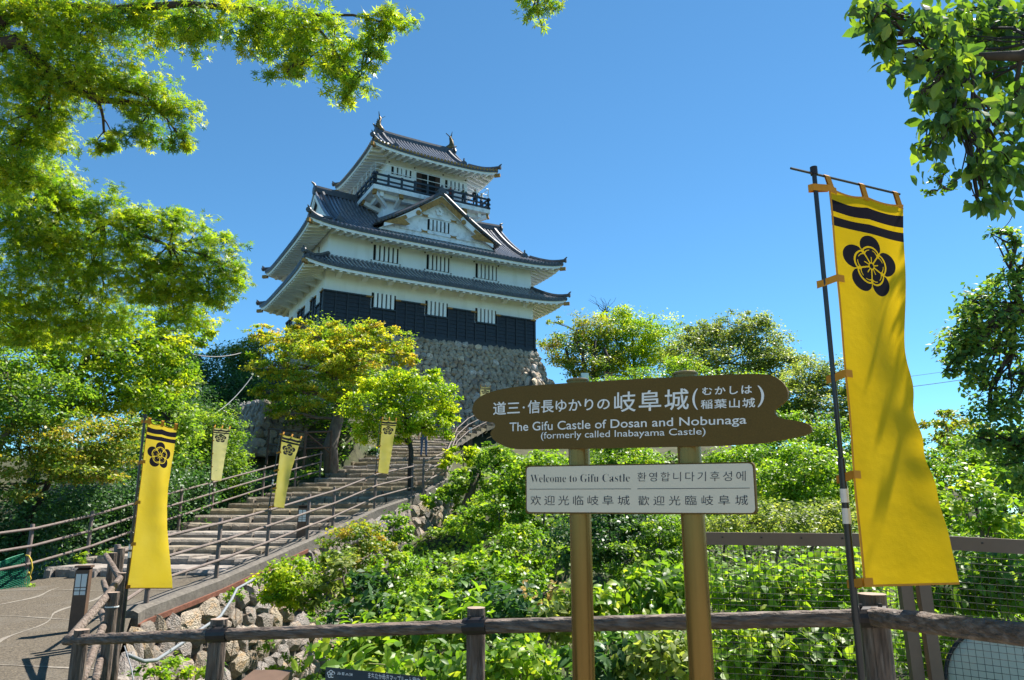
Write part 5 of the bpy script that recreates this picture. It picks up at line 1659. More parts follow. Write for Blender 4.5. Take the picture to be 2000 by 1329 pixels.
TMPL_ME = {}
def single_leaves(C, X, D, Nn, S, tmpl, key, mat, parent):
    kk = (key, mat.name)
    if kk not in TMPL_ME:
        me = bpy.data.meshes.new('leaf'); me.from_pydata(tmpl[0], [], tmpl[1]); me.materials.append(mat); TMPL_ME[kk] = me
    base = root_of(parent).location
    for i in range(len(C)):
        o = bpy.data.objects.new('leaf', TMPL_ME[kk]); link(o, parent)
        s = float(S[i])
        o.matrix_basis = Matrix(((X[i,0]*s, D[i,0]*s, Nn[i,0]*s, C[i,0]-base.x), (X[i,1]*s, D[i,1]*s, Nn[i,1]*s, C[i,1]-base.y), (X[i,2]*s, D[i,2]*s, Nn[i,2]*s, C[i,2]-base.z), (0, 0, 0, 1)))

def B(px, py, Y, rx, ry, depth=1.0):
    """one leafy mass: centre on a photo sight line at Y metres, radii given in photo pixels"""
    c = P(px, py, Y); k = Y / FPX
    return (c.x, c.y, c.z, rx * k, 0.5 * (rx + ry) * k * depth, ry * k)

def cloud(blobs, n, seed, clump=.26, flat=.55, shell=.5, per=45):
    g = np.random.default_rng(seed)
    W = np.array([(b[3] * b[4] * b[5]) ** (2 / 3) for b in blobs]); W = W / W.sum()
    Cs, Ns, Ts, Cc = [], [], [], []
    for b, w in zip(blobs, W):
        m = max(20, int(n * w)); K = max(7, m // per)
        d = norm(g.normal(size=(K, 3)))
        rad = (shell + (1.08 - shell) * g.random(K) ** .6)
        rad = rad * (1 + .24 * np.maximum(0, g.normal(size=K)))
        rv = np.array(b[3:6])
        cc = np.array(b[:3]) + d * rad[:, None] * rv * .86
        which = g.integers(0, K, m)
        cr = clump * np.minimum(rv.mean(), 2.2) * (.6 + .8 * g.random(K))
        off = g.normal(size=(m, 3)) * cr[which][:, None] * np.array([1, 1, flat])
        Cs.append(cc[which] + off)
        Ns.append(d[which] * .45 + np.array([0, 0, .75]) + g.normal(size=(m, 3)) * .55)
        ct = g.normal(size=K)
        Ts.append(np.clip(.47 + .24 * ct[which] + .17 * g.normal(size=m), 0, 1)); Cc.append(cc)
    return np.concatenate(Cs), np.concatenate(Ns), np.concatenate(Ts), Cc, g

def limb(mb, a, b, r0, r1, g, wob=.06, n=5):
    a, b = Vector(a), Vector(b); L = (b - a).length
    pts = []
    for i in range(n + 1):
        t = i / n
        p = a.lerp(b, t) + Vector((g.uniform(-1, 1), g.uniform(-1, 1), g.uniform(-.5, 1))) * wob * L * math.sin(math.pi * t)
        pts.append(p)
    mb.tube(pts, [r0 + (r1 - r0) * i / n for i in range(n + 1)], 6, cap=False)
    return pts

def plant(name, label, cat, foot, trunk, blobs, leaf, lkey, seed, cover=2.2, tmpl='kite', group=None, singles=0, clump=.26, flat=.55, shell=.5, bark='bark', droop=.2, twigs=5, per=45, r0=None, crown='crown', spines=(), nmax=60000, upn=1.0, limbs=True):
    """trunk: list of (x, y, z, r); blobs: leafy masses; leaf: leaf length in metres"""
    T = {'kite': KITE, 'maple': MAPLE, 'ovate': OVATE}[tmpl]
    eff = {'kite': .17, 'maple': .36, 'ovate': .27}[tmpl]
    root = empty(name, foot, label, cat, group)
    area = sum(math.pi * b[3] * b[5] for b in blobs)
    n = int(min(nmax, cover * area / (eff * leaf * leaf)))
    C, Nn, tint, Cc, g = cloud(blobs, n, seed, clump, flat, shell, per)
    Nn = Nn * np.array([1, 1, upn])
    S = leaf * (.7 + .6 * g.random(len(C)))
    X, D, Nf = leaf_frames(C, Nn, g, droop)
    pr = random.Random(seed)
    mb = MB()
    if trunk:
        mb.tube([t[:3] for t in trunk], [t[3] for t in trunk], 9, cap=True)
        tip = Vector(trunk[-1][:3]); rt = trunk[-1][3]
        for sp in spines:
            mb.tube([t[:3] for t in sp], [t[3] for t in sp], 7, cap=True); trunk = list(trunk) + list(sp[1:])
        tpts = [Vector(t[:3]) for t in trunk]
        if limbs:
            for b, cc in zip(blobs, Cc):
                c = Vector(b[:3])
                k = min(range(len(tpts)), key=lambda i: (tpts[i] - c).length + (3 if i == 0 else 0))
                s = tpts[k]; rs = min(trunk[k][3] * .6, max(.008, rt))
                pl = limb(mb, s, c, rs, max(.006, rs * .45), pr)
                for q in range(min(twigs, len(cc))):
                    e = cc[pr.randrange(len(cc))]
                    limb(mb, pl[pr.randrange(2, len(pl))], e, max(.006, rs * .4), max(.003, rs * .12), pr, .08, 4)
        mb.build('trunk', M[bark], root, smooth=True)
    if singles:
        px, py, d = project(C)
        ok = (px > -10) & (px < 2010) & (py > -10) & (py < 1340) & (d > .5)
        sc = np.where(ok, S / d, -1)
        order = np.argsort(-sc)[:singles]
        order = order[sc[order] > 0]
        single_leaves(C[order], X[order], D[order], Nf[order], S[order], T, tmpl, LM[lkey + '_o'], root)
        keep = np.ones(len(C), bool); keep[order] = False
    else: keep = np.ones(len(C), bool)
    if keep.any():
        leaf_object(crown, C[keep], X[keep], D[keep], Nf[keep], S[keep], tint[keep], T, LM[lkey], root, 'stuff' if singles else None)
    return root

def trunk_to(foot, top, r0, r1, seed, n=5, wob=.25):
    g = random.Random(seed); a, b = Vector(foot), Vector(top)
    out = []
    for i in range(n + 1):
        t = i / n; p = a.lerp(b, t)
        if 0 < i < n: p += Vector((g.uniform(-wob, wob), g.uniform(-wob, wob), 0)) * .5
        out.append((p.x, p.y, p.z, r0 + (r1 - r0) * t))
    return out
def G3d(x, y): return (x, y, gz(x, y) - .1)

# ---- 1 near maple over the upper left corner
f1 = G3d(-8.6, 4.2)
tr1 = [f1 + (.22,), (-8.3, 4.3, 2.0, .19), (-7.6, 4.5, 3.4, .15), (-6.2, 4.8, 4.6, .11), tuple(P(-120, 120, 5.0)) + (.085,), tuple(P(30, 80, 5.0)) + (.05,), tuple(P(110, 150, 5.2)) + (.04,), tuple(P(190, 195, 5.3)) + (.03,), tuple(P(300, 205, 5.4)) + (.016,)]
bl1 = [B(40, 40, 5.0, 110, 75, .8), B(170, 50, 5.0, 120, 85, .8), B(290, 35, 5.0, 95, 75, .8), B(400, 45, 4.8, 85, 75, .8), B(500, 55, 4.6, 85, 80, .8), B(590, 60, 4.5, 80, 85, .8), B(650, 110, 4.4, 62, 85, .8),
       B(690, 165, 4.3, 36, 58, .8), B(745, 45, 4.3, 62, 48, .8), B(730, 110, 4.3, 28, 45, .8), B(560, 140, 4.5, 45, 42, .8), B(60, 150, 5.2, 120, 95, .8), B(170, 160, 5.2, 110, 75, .8), B(270, 175, 5.3, 85, 60, .8), B(345, 215, 5.4, 52, 42, .8), B(355, 270, 5.5, 34, 34, .8), B(270, 255, 5.5, 60, 40, .8), B(215, 290, 5.6, 36, 34, .8),
       B(50, 265, 5.4, 95, 85, .8), B(20, 350, 5.6, 90, 70, .8), B(90, 230, 5.4, 60, 60, .8)]
SP1 = [tuple(P(-120, 120, 5.0)) + (.07,), tuple(P(60, 10, 5.0)) + (.045,), tuple(P(220, 20, 5.0)) + (.034,), tuple(P(360, 8, 4.8)) + (.026,), tuple(P(500, 20, 4.6)) + (.019,), tuple(P(600, 30, 4.5)) + (.013,), tuple(P(650, 90, 4.4)) + (.009,), tuple(P(685, 160, 4.35)) + (.006,)]
SP2 = [tuple(P(600, 30, 4.5)) + (.012,), tuple(P(690, 30, 4.35)) + (.009,), tuple(P(750, 45, 4.3)) + (.006,)]
plant('maple_tree', 'bright green maple whose near boughs hang across the upper left corner', 'tree', f1, tr1, bl1, 0.044, 'maple', 11, cover=3.0, spines=[SP1, SP2], tmpl='maple', singles=300, clump=.22, flat=.42, shell=.1, bark='bark_dark', per=24, twigs=6, droop=.5, nmax=40000)
f1b = G3d(-1.2, -1.5)
tr1b = [f1b + (.14,), (-1.3, -1.2, 3.0, .1), (-.8, .8, 5.4, .06), tuple(P(1040, -160, 3.9)) + (.022,), tuple(P(1050, -30, 4.1)) + (.008,)]
plant('maple_tree', 'small maple sprig dangling into the sky at the top centre', 'tree', f1b, tr1b, [B(1050, 25, 4.1, 36, 42, .8), B(1085, 0, 4.1, 34, 22, .8), B(1015, 0, 4.1, 26, 18, .8), B(1050, -50, 4.1, 60, 40)], .042, 'maple', 12, cover=1.7, tmpl='maple', singles=110, clump=.26, flat=.6, shell=.1, bark='bark_dark', per=12, twigs=3, droop=.5)
# ---- 2 second maple, lower crown
f2 = G3d(-13.0, 10.0)
tr2 = [f2 + (.24,), (-12.0, 9.9, 2.2, .2), tuple(P(-150, 480, 9.6)) + (.15,), tuple(P(-10, 388, 9.4)) + (.07,), tuple(P(120, 400, 9.3)) + (.055,), tuple(P(200, 430, 9.3)) + (.04,), tuple(P(330, 480, 9.4)) + (.02,)]
bl2 = [B(60, 350, 8.9, 105, 50), B(180, 405, 9.2, 95, 45), B(280, 425, 9.4, 80, 45), B(100, 470, 9.3, 110, 60), B(450, 530, 9.8, 40, 50), B(380, 570, 9.8, 70, 50), B(260, 540, 9.6, 90, 60), B(20, 640, 10.2, 80, 60), B(150, 640, 10.2, 110, 55), B(40, 420, 9.0, 110, 70), B(130, 400, 9.2, 60, 40), B(150, 500, 9.4, 120, 90), B(260, 470, 9.4, 90, 70), B(340, 440, 9.5, 45, 45), B(330, 540, 9.6, 90, 70), B(410, 520, 9.7, 62, 60), B(435, 575, 9.8, 48, 40), B(60, 540, 9.6, 110, 90), B(200, 590, 10, 110, 70), B(340, 610, 10, 80, 55), B(400, 465, 9.6, 45, 40), B(60, 620, 10, 100, 60)]
plant('maple_tree', 'broad bright maple with a dark limb, filling the left edge below the sky gap', 'tree', f2, tr2, bl2, .068, 'maple', 13, cover=2.2, tmpl='maple', singles=60, clump=.2, flat=.36, shell=.15, bark='bark_dark', per=26, twigs=7, droop=.4, nmax=45000)
# ---- left bank trees
def bush(name, label, cat, blobs, leaf, lkey, seed, foot=None, **kw):
    b0 = blobs[0]
    x, y = (foot if foot else (b0[0], b0[1] + .3))
    f = kw.pop('foot3', None) or G3d(x, y)
    f = tuple(f)
    top = (b0[0], b0[1], b0[2])
    r = kw.pop('r0', .09)
    return plant(name, label, cat, f, trunk_to(f, top, r, r * .45, seed), blobs, leaf, lkey, seed, **kw)
bush('leafy_tree', 'tall mid-green tree behind the left fence, under the maple limbs', 'tree', [B(170, 690, 19, 110, 60), B(60, 680, 18, 90, 60), B(270, 690, 20, 90, 60), B(110, 780, 18.6, 100, 50), B(230, 770, 19.5, 90, 50), B(320, 660, 21, 60, 50), B(330, 740, 21, 50, 50), B(20, 760, 17.6, 70, 60), B(380, 650, 22, 50, 36)], .12, 'maple', 14, foot=(-14, 20), cover=2.4, r0=.2, bark='bark_dark', clump=.15, flat=.4, per=55)
bush('leafy_tree', 'green leafy tree with an open crown at the left edge', 'tree', [B(40, 800, 16.5, 80, 45), B(110, 760, 17, 60, 40), B(0, 720, 16.5, 60, 50)], .09, 'green', 141, foot=(-13.5, 17), cover=2.0, r0=.16, bark='bark')
bush('maple_tree', 'low yellowish maple with layered sprays above the left fence', 'tree', [B(120, 860, 17.5, 110, 50, 1.2), B(220, 870, 18.2, 70, 45, 1.2), B(40, 880, 16.8, 90, 55, 1.2), B(150, 920, 17.5, 90, 28, 1.2), B(20, 960, 16.5, 60, 22), B(235, 830, 18.5, 50, 30)], .085, 'maple_mix', 15, foot=(-12.8, 18.5), cover=2.2, flat=.28, r0=.12, bark='bark_dark', clump=.17, per=50)
bush('leafy_tree', 'green tree with small leaves standing right behind the tall left banner', 'tree', [B(330, 830, 23.5, 70, 70), B(290, 890, 22.5, 70, 60), B(300, 770, 24.5, 60, 50), B(360, 740, 25, 40, 46)], .13, 'green', 16, foot=(-12.8, 23.6), cover=2.2, clump=.15, per=55, r0=.16, bark='bark_dark')
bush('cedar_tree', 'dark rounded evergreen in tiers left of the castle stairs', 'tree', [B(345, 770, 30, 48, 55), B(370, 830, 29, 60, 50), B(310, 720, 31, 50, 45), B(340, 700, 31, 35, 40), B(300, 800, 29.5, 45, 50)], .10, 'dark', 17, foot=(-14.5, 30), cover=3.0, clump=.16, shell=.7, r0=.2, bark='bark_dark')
bush('leafy_tree', 'rounded light green tree behind the pale faded banner', 'tree', [B(430, 850, 27.5, 48, 50), B(395, 840, 27, 40, 40), B(440, 910, 27, 45, 50), B(385, 910, 26.5, 45, 50)], .10, 'green', 18, foot=(-11.8, 27.5), cover=2.6, clump=.18, shell=.6, r0=.14, bark='bark_dark')
for i, (px, py, Y, rx, ry, lab) in enumerate([(40, 1030, 17.6, 100, 75, 'dark shady shrub behind the left fence beside the green net'), (180, 1000, 19.8, 95, 85, 'dark shady shrub behind the left fence, left of the tall banner'), (300, 975, 21.5, 70, 70, 'dark shady shrub behind the left fence, hidden partly by the tall banner'), (390, 965, 24.6, 45, 50, 'dark shady shrub at the foot of the pale faded banner'), (465, 955, 27.8, 45, 40, 'dark low shrub at the left foot of the stone stairs')]):
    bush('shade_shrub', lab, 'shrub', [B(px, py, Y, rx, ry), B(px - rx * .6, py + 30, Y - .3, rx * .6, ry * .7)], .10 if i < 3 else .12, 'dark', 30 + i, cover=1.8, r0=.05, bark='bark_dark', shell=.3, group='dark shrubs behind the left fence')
for i, (px, py, Y, lab) in enumerate([(160, 1090, 17.2, 'tiny fresh weed at a left fence post foot'), (215, 1085, 17.6, 'small leafy weed between two left fence posts'), (62, 1150, 15.5, 'small leafy weed under the yellow rope')]):
    bush('weed', lab, 'weed', [B(px, py, Y, 14, 10)], .07, 'fresh', 40 + i, cover=2.0, r0=.012, bark='stalk', limbs=False)
# far wood on the slope left of the castle
fw = []
for a in ((430, 735, 46, 75, 42), (470, 780, 42, 60, 60), (395, 765, 44, 60, 50), (500, 730, 48, 55, 45), (375, 715, 47, 40, 25), (455, 830, 39, 45, 45), (480, 700, 50, 40, 30), (420, 800, 40, 50, 40)): fw.append(B(*a))
C, Nn, tint, Cc, g_ = cloud(fw, 26000, 51, .2, .6, .55)
X, D, Nf = leaf_frames(C, Nn, g_, .2)
wo_ = leaf_object('far_wood', C, X, D, Nf, .17 * (.7 + .6 * g_.random(len(C))), tint * .8, KITE, LM['dark'], None, 'stuff')
tag(wo_, 'dark evergreen wood on the slope left of the castle', 'wood')
bush('leafy_tree', 'yellow-green treetop in the saddle left of the castle, under the cable', 'tree', [B(455, 690, 47, 40, 18), B(490, 680, 46, 30, 22)], .16, 'maple_mix', 52, cover=2.4, r0=.15)
# ---- yellow maple in front of the castle
f7 = (P(648, 922, 31).x, 31.0, P(648, 922, 31).z - .3)
tr7 = [f7 + (.34,), tuple(P(645, 870, 31.2)) + (.30,), tuple(P(660, 820, 31.5)) + (.24,), tuple(P(664, 780, 31.8)) + (.2,), tuple(P(650, 730, 32.2)) + (.14,), tuple(P(650, 690, 32.4)) + (.09,)]
bl7 = [B(560, 672, 32, 52, 30), B(625, 660, 32.5, 50, 24), B(690, 662, 32.5, 52, 28), B(765, 668, 33, 44, 30), B(535, 715, 31.5, 50, 30), B(615, 720, 31.5, 62, 38), B(700, 715, 32, 62, 40), B(785, 695, 32.5, 30, 26), B(600, 770, 31, 62, 24), B(525, 765, 31.2, 42, 18), B(505, 655, 33, 26, 24), B(672, 780, 31, 36, 26), B(585, 635, 33, 30, 14), B(735, 640, 33, 34, 16), B(560, 805, 30.8, 46, 14), B(645, 690, 31.2, 60, 24), B(650, 640, 33.2, 26, 14)]
plant('maple_tree', 'orange-yellow maple in front of the castle podium', 'tree', f7, tr7, bl7, .135, 'maple_yellow', 61, cover=2.6, clump=.15, flat=.36, shell=.5, per=48, bark='bark', twigs=6)
bush('leafy_tree', 'dark green tree core behind the yellow maple, below the black boarding', 'tree', [B(690, 740, 35, 60, 60), B(640, 660, 36, 50, 32), B(600, 800, 34, 60, 36), B(700, 655, 37, 35, 26)], .14, 'green', 62, foot=(-8.5, 36), cover=2.4, r0=.2)
# ---- round green tree by the stairs
f8 = (P(803, 968, 26.3).x, 26.3, P(803, 968, 26.3).z - .3)
tr8 = [f8 + (.12,), tuple(P(801, 920, 26.4)) + (.10,), tuple(P(803, 880, 26.5)) + (.09,), tuple(P(795, 840, 26.7)) + (.07,), tuple(P(790, 800, 26.8)) + (.04,)]
bl8 = [B(755, 775, 27, 52, 38), B(825, 770, 27, 52, 40), B(790, 742, 27.2, 42, 22), B(715, 800, 26.4, 44, 36), B(868, 785, 27.2, 30, 34), B(800, 815, 26.3, 55, 32), B(735, 842, 26.2, 46, 24), B(850, 835, 26.8, 40, 26), B(695, 775, 26.8, 26, 20), B(770, 730, 27.2, 18, 14), B(845, 740, 27.3, 24, 16), B(790, 856, 26.2, 34, 14), B(880, 815, 27.2, 20, 18), B(725, 752, 26.9, 24, 18)]
plant('leafy_tree', 'round brilliant yellow-green tree beside the stone stairs', 'tree', f8, tr8, bl8, .115, 'bright', 63, cover=2.6, clump=.17, flat=.6, shell=.55, per=60, bark='bark_dark', twigs=7)
# ---- trees right of the castle
def far_tree(label, blobs, lkey, seed, leaf, foot, **kw):
    kw.setdefault('clump', .17); kw.setdefault('per', 75); kw.setdefault('shell', .45)
    return bush('leafy_tree', label, 'tree', blobs, leaf, lkey, seed, foot=foot, r0=kw.pop('r0', .22), **kw)
far_tree('yellow-green tree just right of the castle boarding, with a bare forked trunk', [B(1105, 680, 56, 50, 40), B(1160, 650, 57, 50, 40), B(1150, 715, 55, 55, 30), B(1190, 690, 57, 46, 50)], 'maple_mix', 71, .19, (P(1150, 740, 56).x, 56), cover=2.3, bark='bark_dark')
far_tree('sunny rounded tree, second to the right of the castle', [B(1235, 655, 58, 55, 46), B(1290, 670, 58, 52, 52), B(1230, 710, 57, 60, 40), B(1200, 630, 59, 40, 30)], 'bright', 72, .19, (P(1240, 760, 58).x, 58), cover=2.3, bark='bark_dark')
far_tree('wispy tree with fine twigs above the sunny trees right of the castle', [B(1185, 620, 62, 26, 18), B(1220, 608, 62, 16, 10), B(1085, 630, 60, 20, 12)], 'olive', 73, .18, (P(1190, 740, 62).x, 62), cover=1.0, bark='bark_dark', twigs=9)
far_tree('grey-green wide tree on the skyline behind the sign board', [B(1385, 670, 52, 55, 40), B(1440, 645, 52, 55, 36), B(1495, 670, 52, 55, 46), B(1360, 650, 53, 32, 26), B(1430, 710, 51, 100, 36), B(1530, 710, 50, 46, 40), B(1340, 695, 52, 50, 44), B(1470, 630, 52, 34, 20)], 'olive', 74, .18, (P(1440, 780, 51).x, 51), cover=2.4, bark='bark_dark', twigs=7)
far_tree('hazy green tree between the sign board and the big banner pole', [B(1580, 735, 44, 56, 40), B(1545, 780, 43, 60, 46), B(1630, 745, 43, 46, 44), B(1600, 820, 42, 70, 50), B(1680, 800, 42, 60, 60)], 'olive', 75, .16, (P(1590, 900, 43).x, 43), cover=2.4)
far_tree('yellow-green tree right under the skyline tree, behind the sign board', [B(1330, 720, 48, 50, 34), B(1260, 745, 47, 50, 24), B(1400, 760, 46, 70, 34), B(1480, 790, 44, 70, 50)], 'fresh', 76, .17, (P(1380, 830, 47).x, 47), cover=2.2)
far_tree('green tree behind the right end of the sign board', [B(1560, 860, 30, 70, 50), B(1490, 850, 31, 60, 50), B(1630, 880, 29, 50, 60)], 'green', 77, .13, (P(1560, 950, 30).x, 30), cover=2.4, r0=.16)
far_tree('tree behind the sign post tops with dark trunks', [B(1190, 775, 46, 60, 36), B(1140, 790, 46, 50, 30), B(1250, 800, 44, 60, 40)], 'green', 78, .16, (P(1150, 800, 46).x, 46), cover=2.2)
# bare forked trunks seen against the sky right of the castle
for i, (pp_, lab) in enumerate([([(1143, 745), (1141, 715), (1137, 690), (1126, 668)], 'dark bare leaning trunk right of the castle podium'), ([(1160, 745), (1158, 715), (1160, 690), (1163, 665)], 'second dark straight trunk right of the castle podium'), ([(1186, 745), (1188, 705), (1180, 680)], 'stout short trunk above the left sign post')]):
    mb = MB(); pts = [P(a, b, 54.5) for a, b in pp_]; pts[0].z -= 2.5
    mb.tube(pts, [.20 - .04 * k for k in range(len(pts))], 7)
    o = empty('leaning_tree', pts[0], lab, 'tree'); mb.build('trunk', M['bark_dark'], o, smooth=True)
g5 = random.Random(81); mb = MB(); t0_ = P(1184, 610, 62)
for k in range(16):
    a = P(1184 + g5.uniform(-6, 6), 612, 62); b = P(1184 + g5.uniform(-38, 34), 575 + g5.uniform(0, 26), 62); limb(mb, a, b, .03, .008, g5, .1, 4)
mb.tube([P(1186, 760, 62), P(1184, 608, 62)], [.12, .04], 6)
tag(mb.build('bare_tree', M['bark_dark']), 'bare leafless twigs rising above the trees right of the castle', 'tree')

# ---- middle ground right: shrubs and small trees in the hollow
def shrub(label, px, py, Y, rx, ry, lkey, seed, leaf=None, extra=(), group='shrubs in the hollow behind the fence', name='leafy_shrub', **kw):
    bl = [B(px, py, Y, rx, ry)] + [B(px + a, py + b, Y + c, rx * s, ry * s) for a, b, c, s in extra]
    kw.setdefault('r0', .04); kw.setdefault('cover', 2.2)
    if kw.get('tmpl') != 'ovate': kw['clump'] = .145; kw['per'] = 55; kw['shell'] = .5
    return bush(name, label, 'shrub', bl, leaf or 7.5 * Y / FPX, lkey, seed, group=group, **kw)
ex = ((-60, 25, -.4, .7), (60, 20, .3, .7), (10, -30, .4, .6))
shrub('bright shrub directly below the middle of the sign board', 1200, 905, 23, 90, 36, 'fresh', 101, extra=ex)
shrub('fresh green shrub left of the left sign post, under the board', 1060, 925, 21, 62, 50, 'fresh', 102, extra=ex)
shrub('large dark green shrub behind the lower part of the left sign post', 1190, 1040, 15.5, 105, 68, 'dark', 103, extra=ex, shell=.6, clump=.18)
shrub('green shrub between the two sign posts, below the welcome plate', 1285, 1070, 14, 55, 70, 'green', 104, extra=ex, shell=.6, clump=.18)
shrub('tall leafy shrub right of the right sign post, beside the board end', 1450, 930, 18, 80, 60, 'fresh', 105, extra=ex, shell=.6)
shrub('big sunlit shrub behind the big banner pole', 1570, 940, 15.5, 95, 75, 'fresh', 106, extra=ex, shell=.6)
shrub('flat-topped olive shrub just above the mesh fence rail', 1530, 1020, 11.5, 130, 34, 'olive', 107, extra=((-90, 5, .3, .7), (80, -10, .2, .8)), shell=.6)
shrub('dark small-leaved shrub behind the welcome plate right end', 1420, 1010, 13, 60, 42, 'green', 108, extra=ex)
shrub('yellowish treetop right of the big banner, under the wires', 1850, 835, 17, 50, 34, 'maple_mix', 109, extra=((40, 10, .4, .8), (-20, 40, 0, .8)))
shrub('sunlit shrub right of the big banner above the mesh fence', 1905, 985, 8.2, 70, 60, 'fresh', 110, leaf=.075, tmpl='ovate', extra=((40, -40, .3, .6), (30, 40, -.2, .8)), singles=60)
shrub('green shrub at the right edge behind the vine tree', 1960, 900, 11, 80, 70, 'green', 111, extra=ex)
shrub('pale green shrub behind the bright one right of the banner', 1880, 900, 12.5, 60, 50, 'fresh', 112, extra=ex)
shrub('ivy-like shrub left of the sign board end, beside the upper fence', 965, 915, 25, 45, 45, 'green', 113, extra=ex)
shrub('leafy clump under the upper fence at the stairs', 900, 880, 28, 30, 22, 'bright', 114, extra=((-20, 20, -.3, .8), (25, 10, .2, .7)))
shrub('ivy ball on top of a leaning stump below the upper fence', 918, 915, 25.2, 26, 22, 'green', 115, clump=.16, shell=.7)
shrub('trailing green bush right of the second stone patch', 975, 1000, 20.5, 50, 55, 'fresh', 116, extra=ex)
shrub('hillside shrub left of the dark hollow', 1010, 1075, 16.5, 52, 46, 'fresh', 117, extra=ex)
mb = MB(); sp_ = [P(905, 1005, 24.8), P(918, 965, 25), P(934, 920, 25.2)]; mb.tube(sp_, [.17, .15, .12], 9)
o = empty('tree_stump', sp_[0], 'leaning grey stump under the ivy ball below the upper fence', 'stump'); mb.build('trunk', M['bark'], o, smooth=True)
shrub('green shrub filling the gap right beside the big banner tail', 1800, 1000, 9.5, 60, 60, 'green', 118, leaf=.06, extra=ex)
shrub('shrub at the far right edge above the mesh fence rail', 1990, 985, 10.5, 60, 60, 'fresh', 119, leaf=.065, extra=ex)
shrub('dim shrub at the right edge behind the mesh fence top', 1930, 1050, 9.0, 110, 40, 'green', 120, leaf=.06, extra=ex)
shrub('low dark shrub at the foot of the yellow maple beside the stairs', 705, 882, 34.5, 34, 20, 'dark', 125, extra=((25, -10, 1.5, .9), (-20, -22, 1.5, .8), (10, -35, 3, .8)), group=None)
shrub('small ivy clump on the slope below the upper fence posts', 890, 955, 26.5, 26, 26, 'green', 126, extra=((15, 25, -.3, .9),), group=None)
# bank below the path
shrub('brilliant yellow-green shrub hanging on the stone wall under the path', 565, 1138, 13.4, 62, 46, 'bright', 121, foot3=P(570, 1185, 14.0), leaf=.075, extra=((-28, 10, -.2, .7), (30, 5, .2, .7), (0, 25, -.2, .7)), shell=.65, clump=.18)
shrub('yellow and green shrub under the path kerb in the middle of the bank', 700, 1058, 16.5, 58, 42, 'maple_mix', 122, leaf=.085, extra=((-35, 45, -.5, .8), (35, 20, .2, .8), (10, 70, -.8, .8)), shell=.6)
shrub('upright fresh plant beside the second stone patch', 768, 1035, 19.5, 34, 40, 'fresh', 123, foot3=P(770, 1075, 19.9), extra=((15, 30, -.2, .7),))
shrub('green vine mat over the top of the second stone patch', 850, 978, 24.2, 36, 16, 'fresh', 124, foot3=P(850, 1000, 24.6), extra=((20, -16, .2, .6),))
for i, (px, py, Y, rx, ry, lk, lab) in enumerate([
    (770, 1130, 14.0, 70, 45, 'fresh', 'weedy bank shrub below the yellow and green shrub'), (860, 1160, 15.0, 75, 40, 'green', 'weedy bank shrub under the second stone patch'),
    (945, 1125, 15.0, 65, 45, 'fresh', 'weedy bank shrub above the middle log post'), (820, 1185, 11.5, 85, 45, 'fresh', 'weedy bank shrub in the centre of the slope'),
    (930, 1170, 12.0, 70, 38, 'dark', 'darker weedy shrub right behind the middle log post'), (720, 1190, 11.0, 65, 50, 'dark', 'darker weedy shrub beside the stone wall foot'),
    (1020, 1150, 13.0, 60, 34, 'fresh', 'weedy shrub left of the dry yellow plant'), (670, 1130, 13.5, 45, 45, 'olive', 'olive bush at the edge of the stone wall')]):
    shrub(lab, px, py, Y, rx, ry, lk, 130 + i, leaf=.085 + .02 * (i % 3), extra=ex, group='weedy shrubs on the bank', cover=2.0, shell=.4, clump=.22)
shrub('dry straw-coloured plant left of the left sign post', 1060, 1160, 8.6, 40, 26, 'dry', 145, leaf=.11, tmpl='ovate', singles=60, cover=1.3, extra=((30, -10, .1, .6),), group=None)
FK = ['fresh', 'green', 'fresh', 'dark', 'olive', 'fresh', 'green']; FL = [.105, .085, .12, .095, .075]
# foreground leafy plants behind the log fence
FG = [(700, 1245, 6.9, 66, 46, 'broad-leaved plant behind the log fence nearest the stone wall'), (800, 1215, 6.9, 70, 44, 'broad-leaved plant behind the log rail, second from the stone wall'),
      (905, 1205, 6.7, 66, 46, 'broad-leaved plant right behind the middle log post'), (1010, 1195, 6.6, 70, 50, 'broad-leaved plant between the middle log post and the left sign post'),
      (1110, 1190, 6.5, 62, 52, 'broad-leaved plant hidden partly by the left sign post'), (1215, 1165, 6.6, 66, 52, 'broad-leaved plant rising between the two sign posts'),
      (1300, 1140, 6.8, 56, 56, 'broad-leaved plant left of the right sign post'),
      (760, 1300, 5.6, 75, 42, 'broad-leaved plant under the log rail above the map sign'), (880, 1300, 5.5, 75, 46, 'broad-leaved plant under the log rail left of the middle post'),
      (1010, 1285, 5.4, 72, 52, 'broad-leaved plant under the log rail right of the middle post'), (1180, 1280, 5.3, 70, 56, 'broad-leaved plant under the rail right of the left sign post'), (1290, 1270, 5.3, 58, 58, 'broad-leaved plant under the rail beside the right sign post')]
for i, (px, py, Y, rx, ry, lab) in enumerate(FG):
    shrub(lab, px, py, Y, rx, ry, FK[i % 7], 150 + i, leaf=FL[i % 5], tmpl='ovate', singles=90, cover=2.5, extra=((-35, 18, -.1, .7), (35, 18, .2, .7)), shell=.25, clump=.3, per=10, droop=.5, group='broad-leaved plants behind the log fence', bark='stalk', r0=.018)
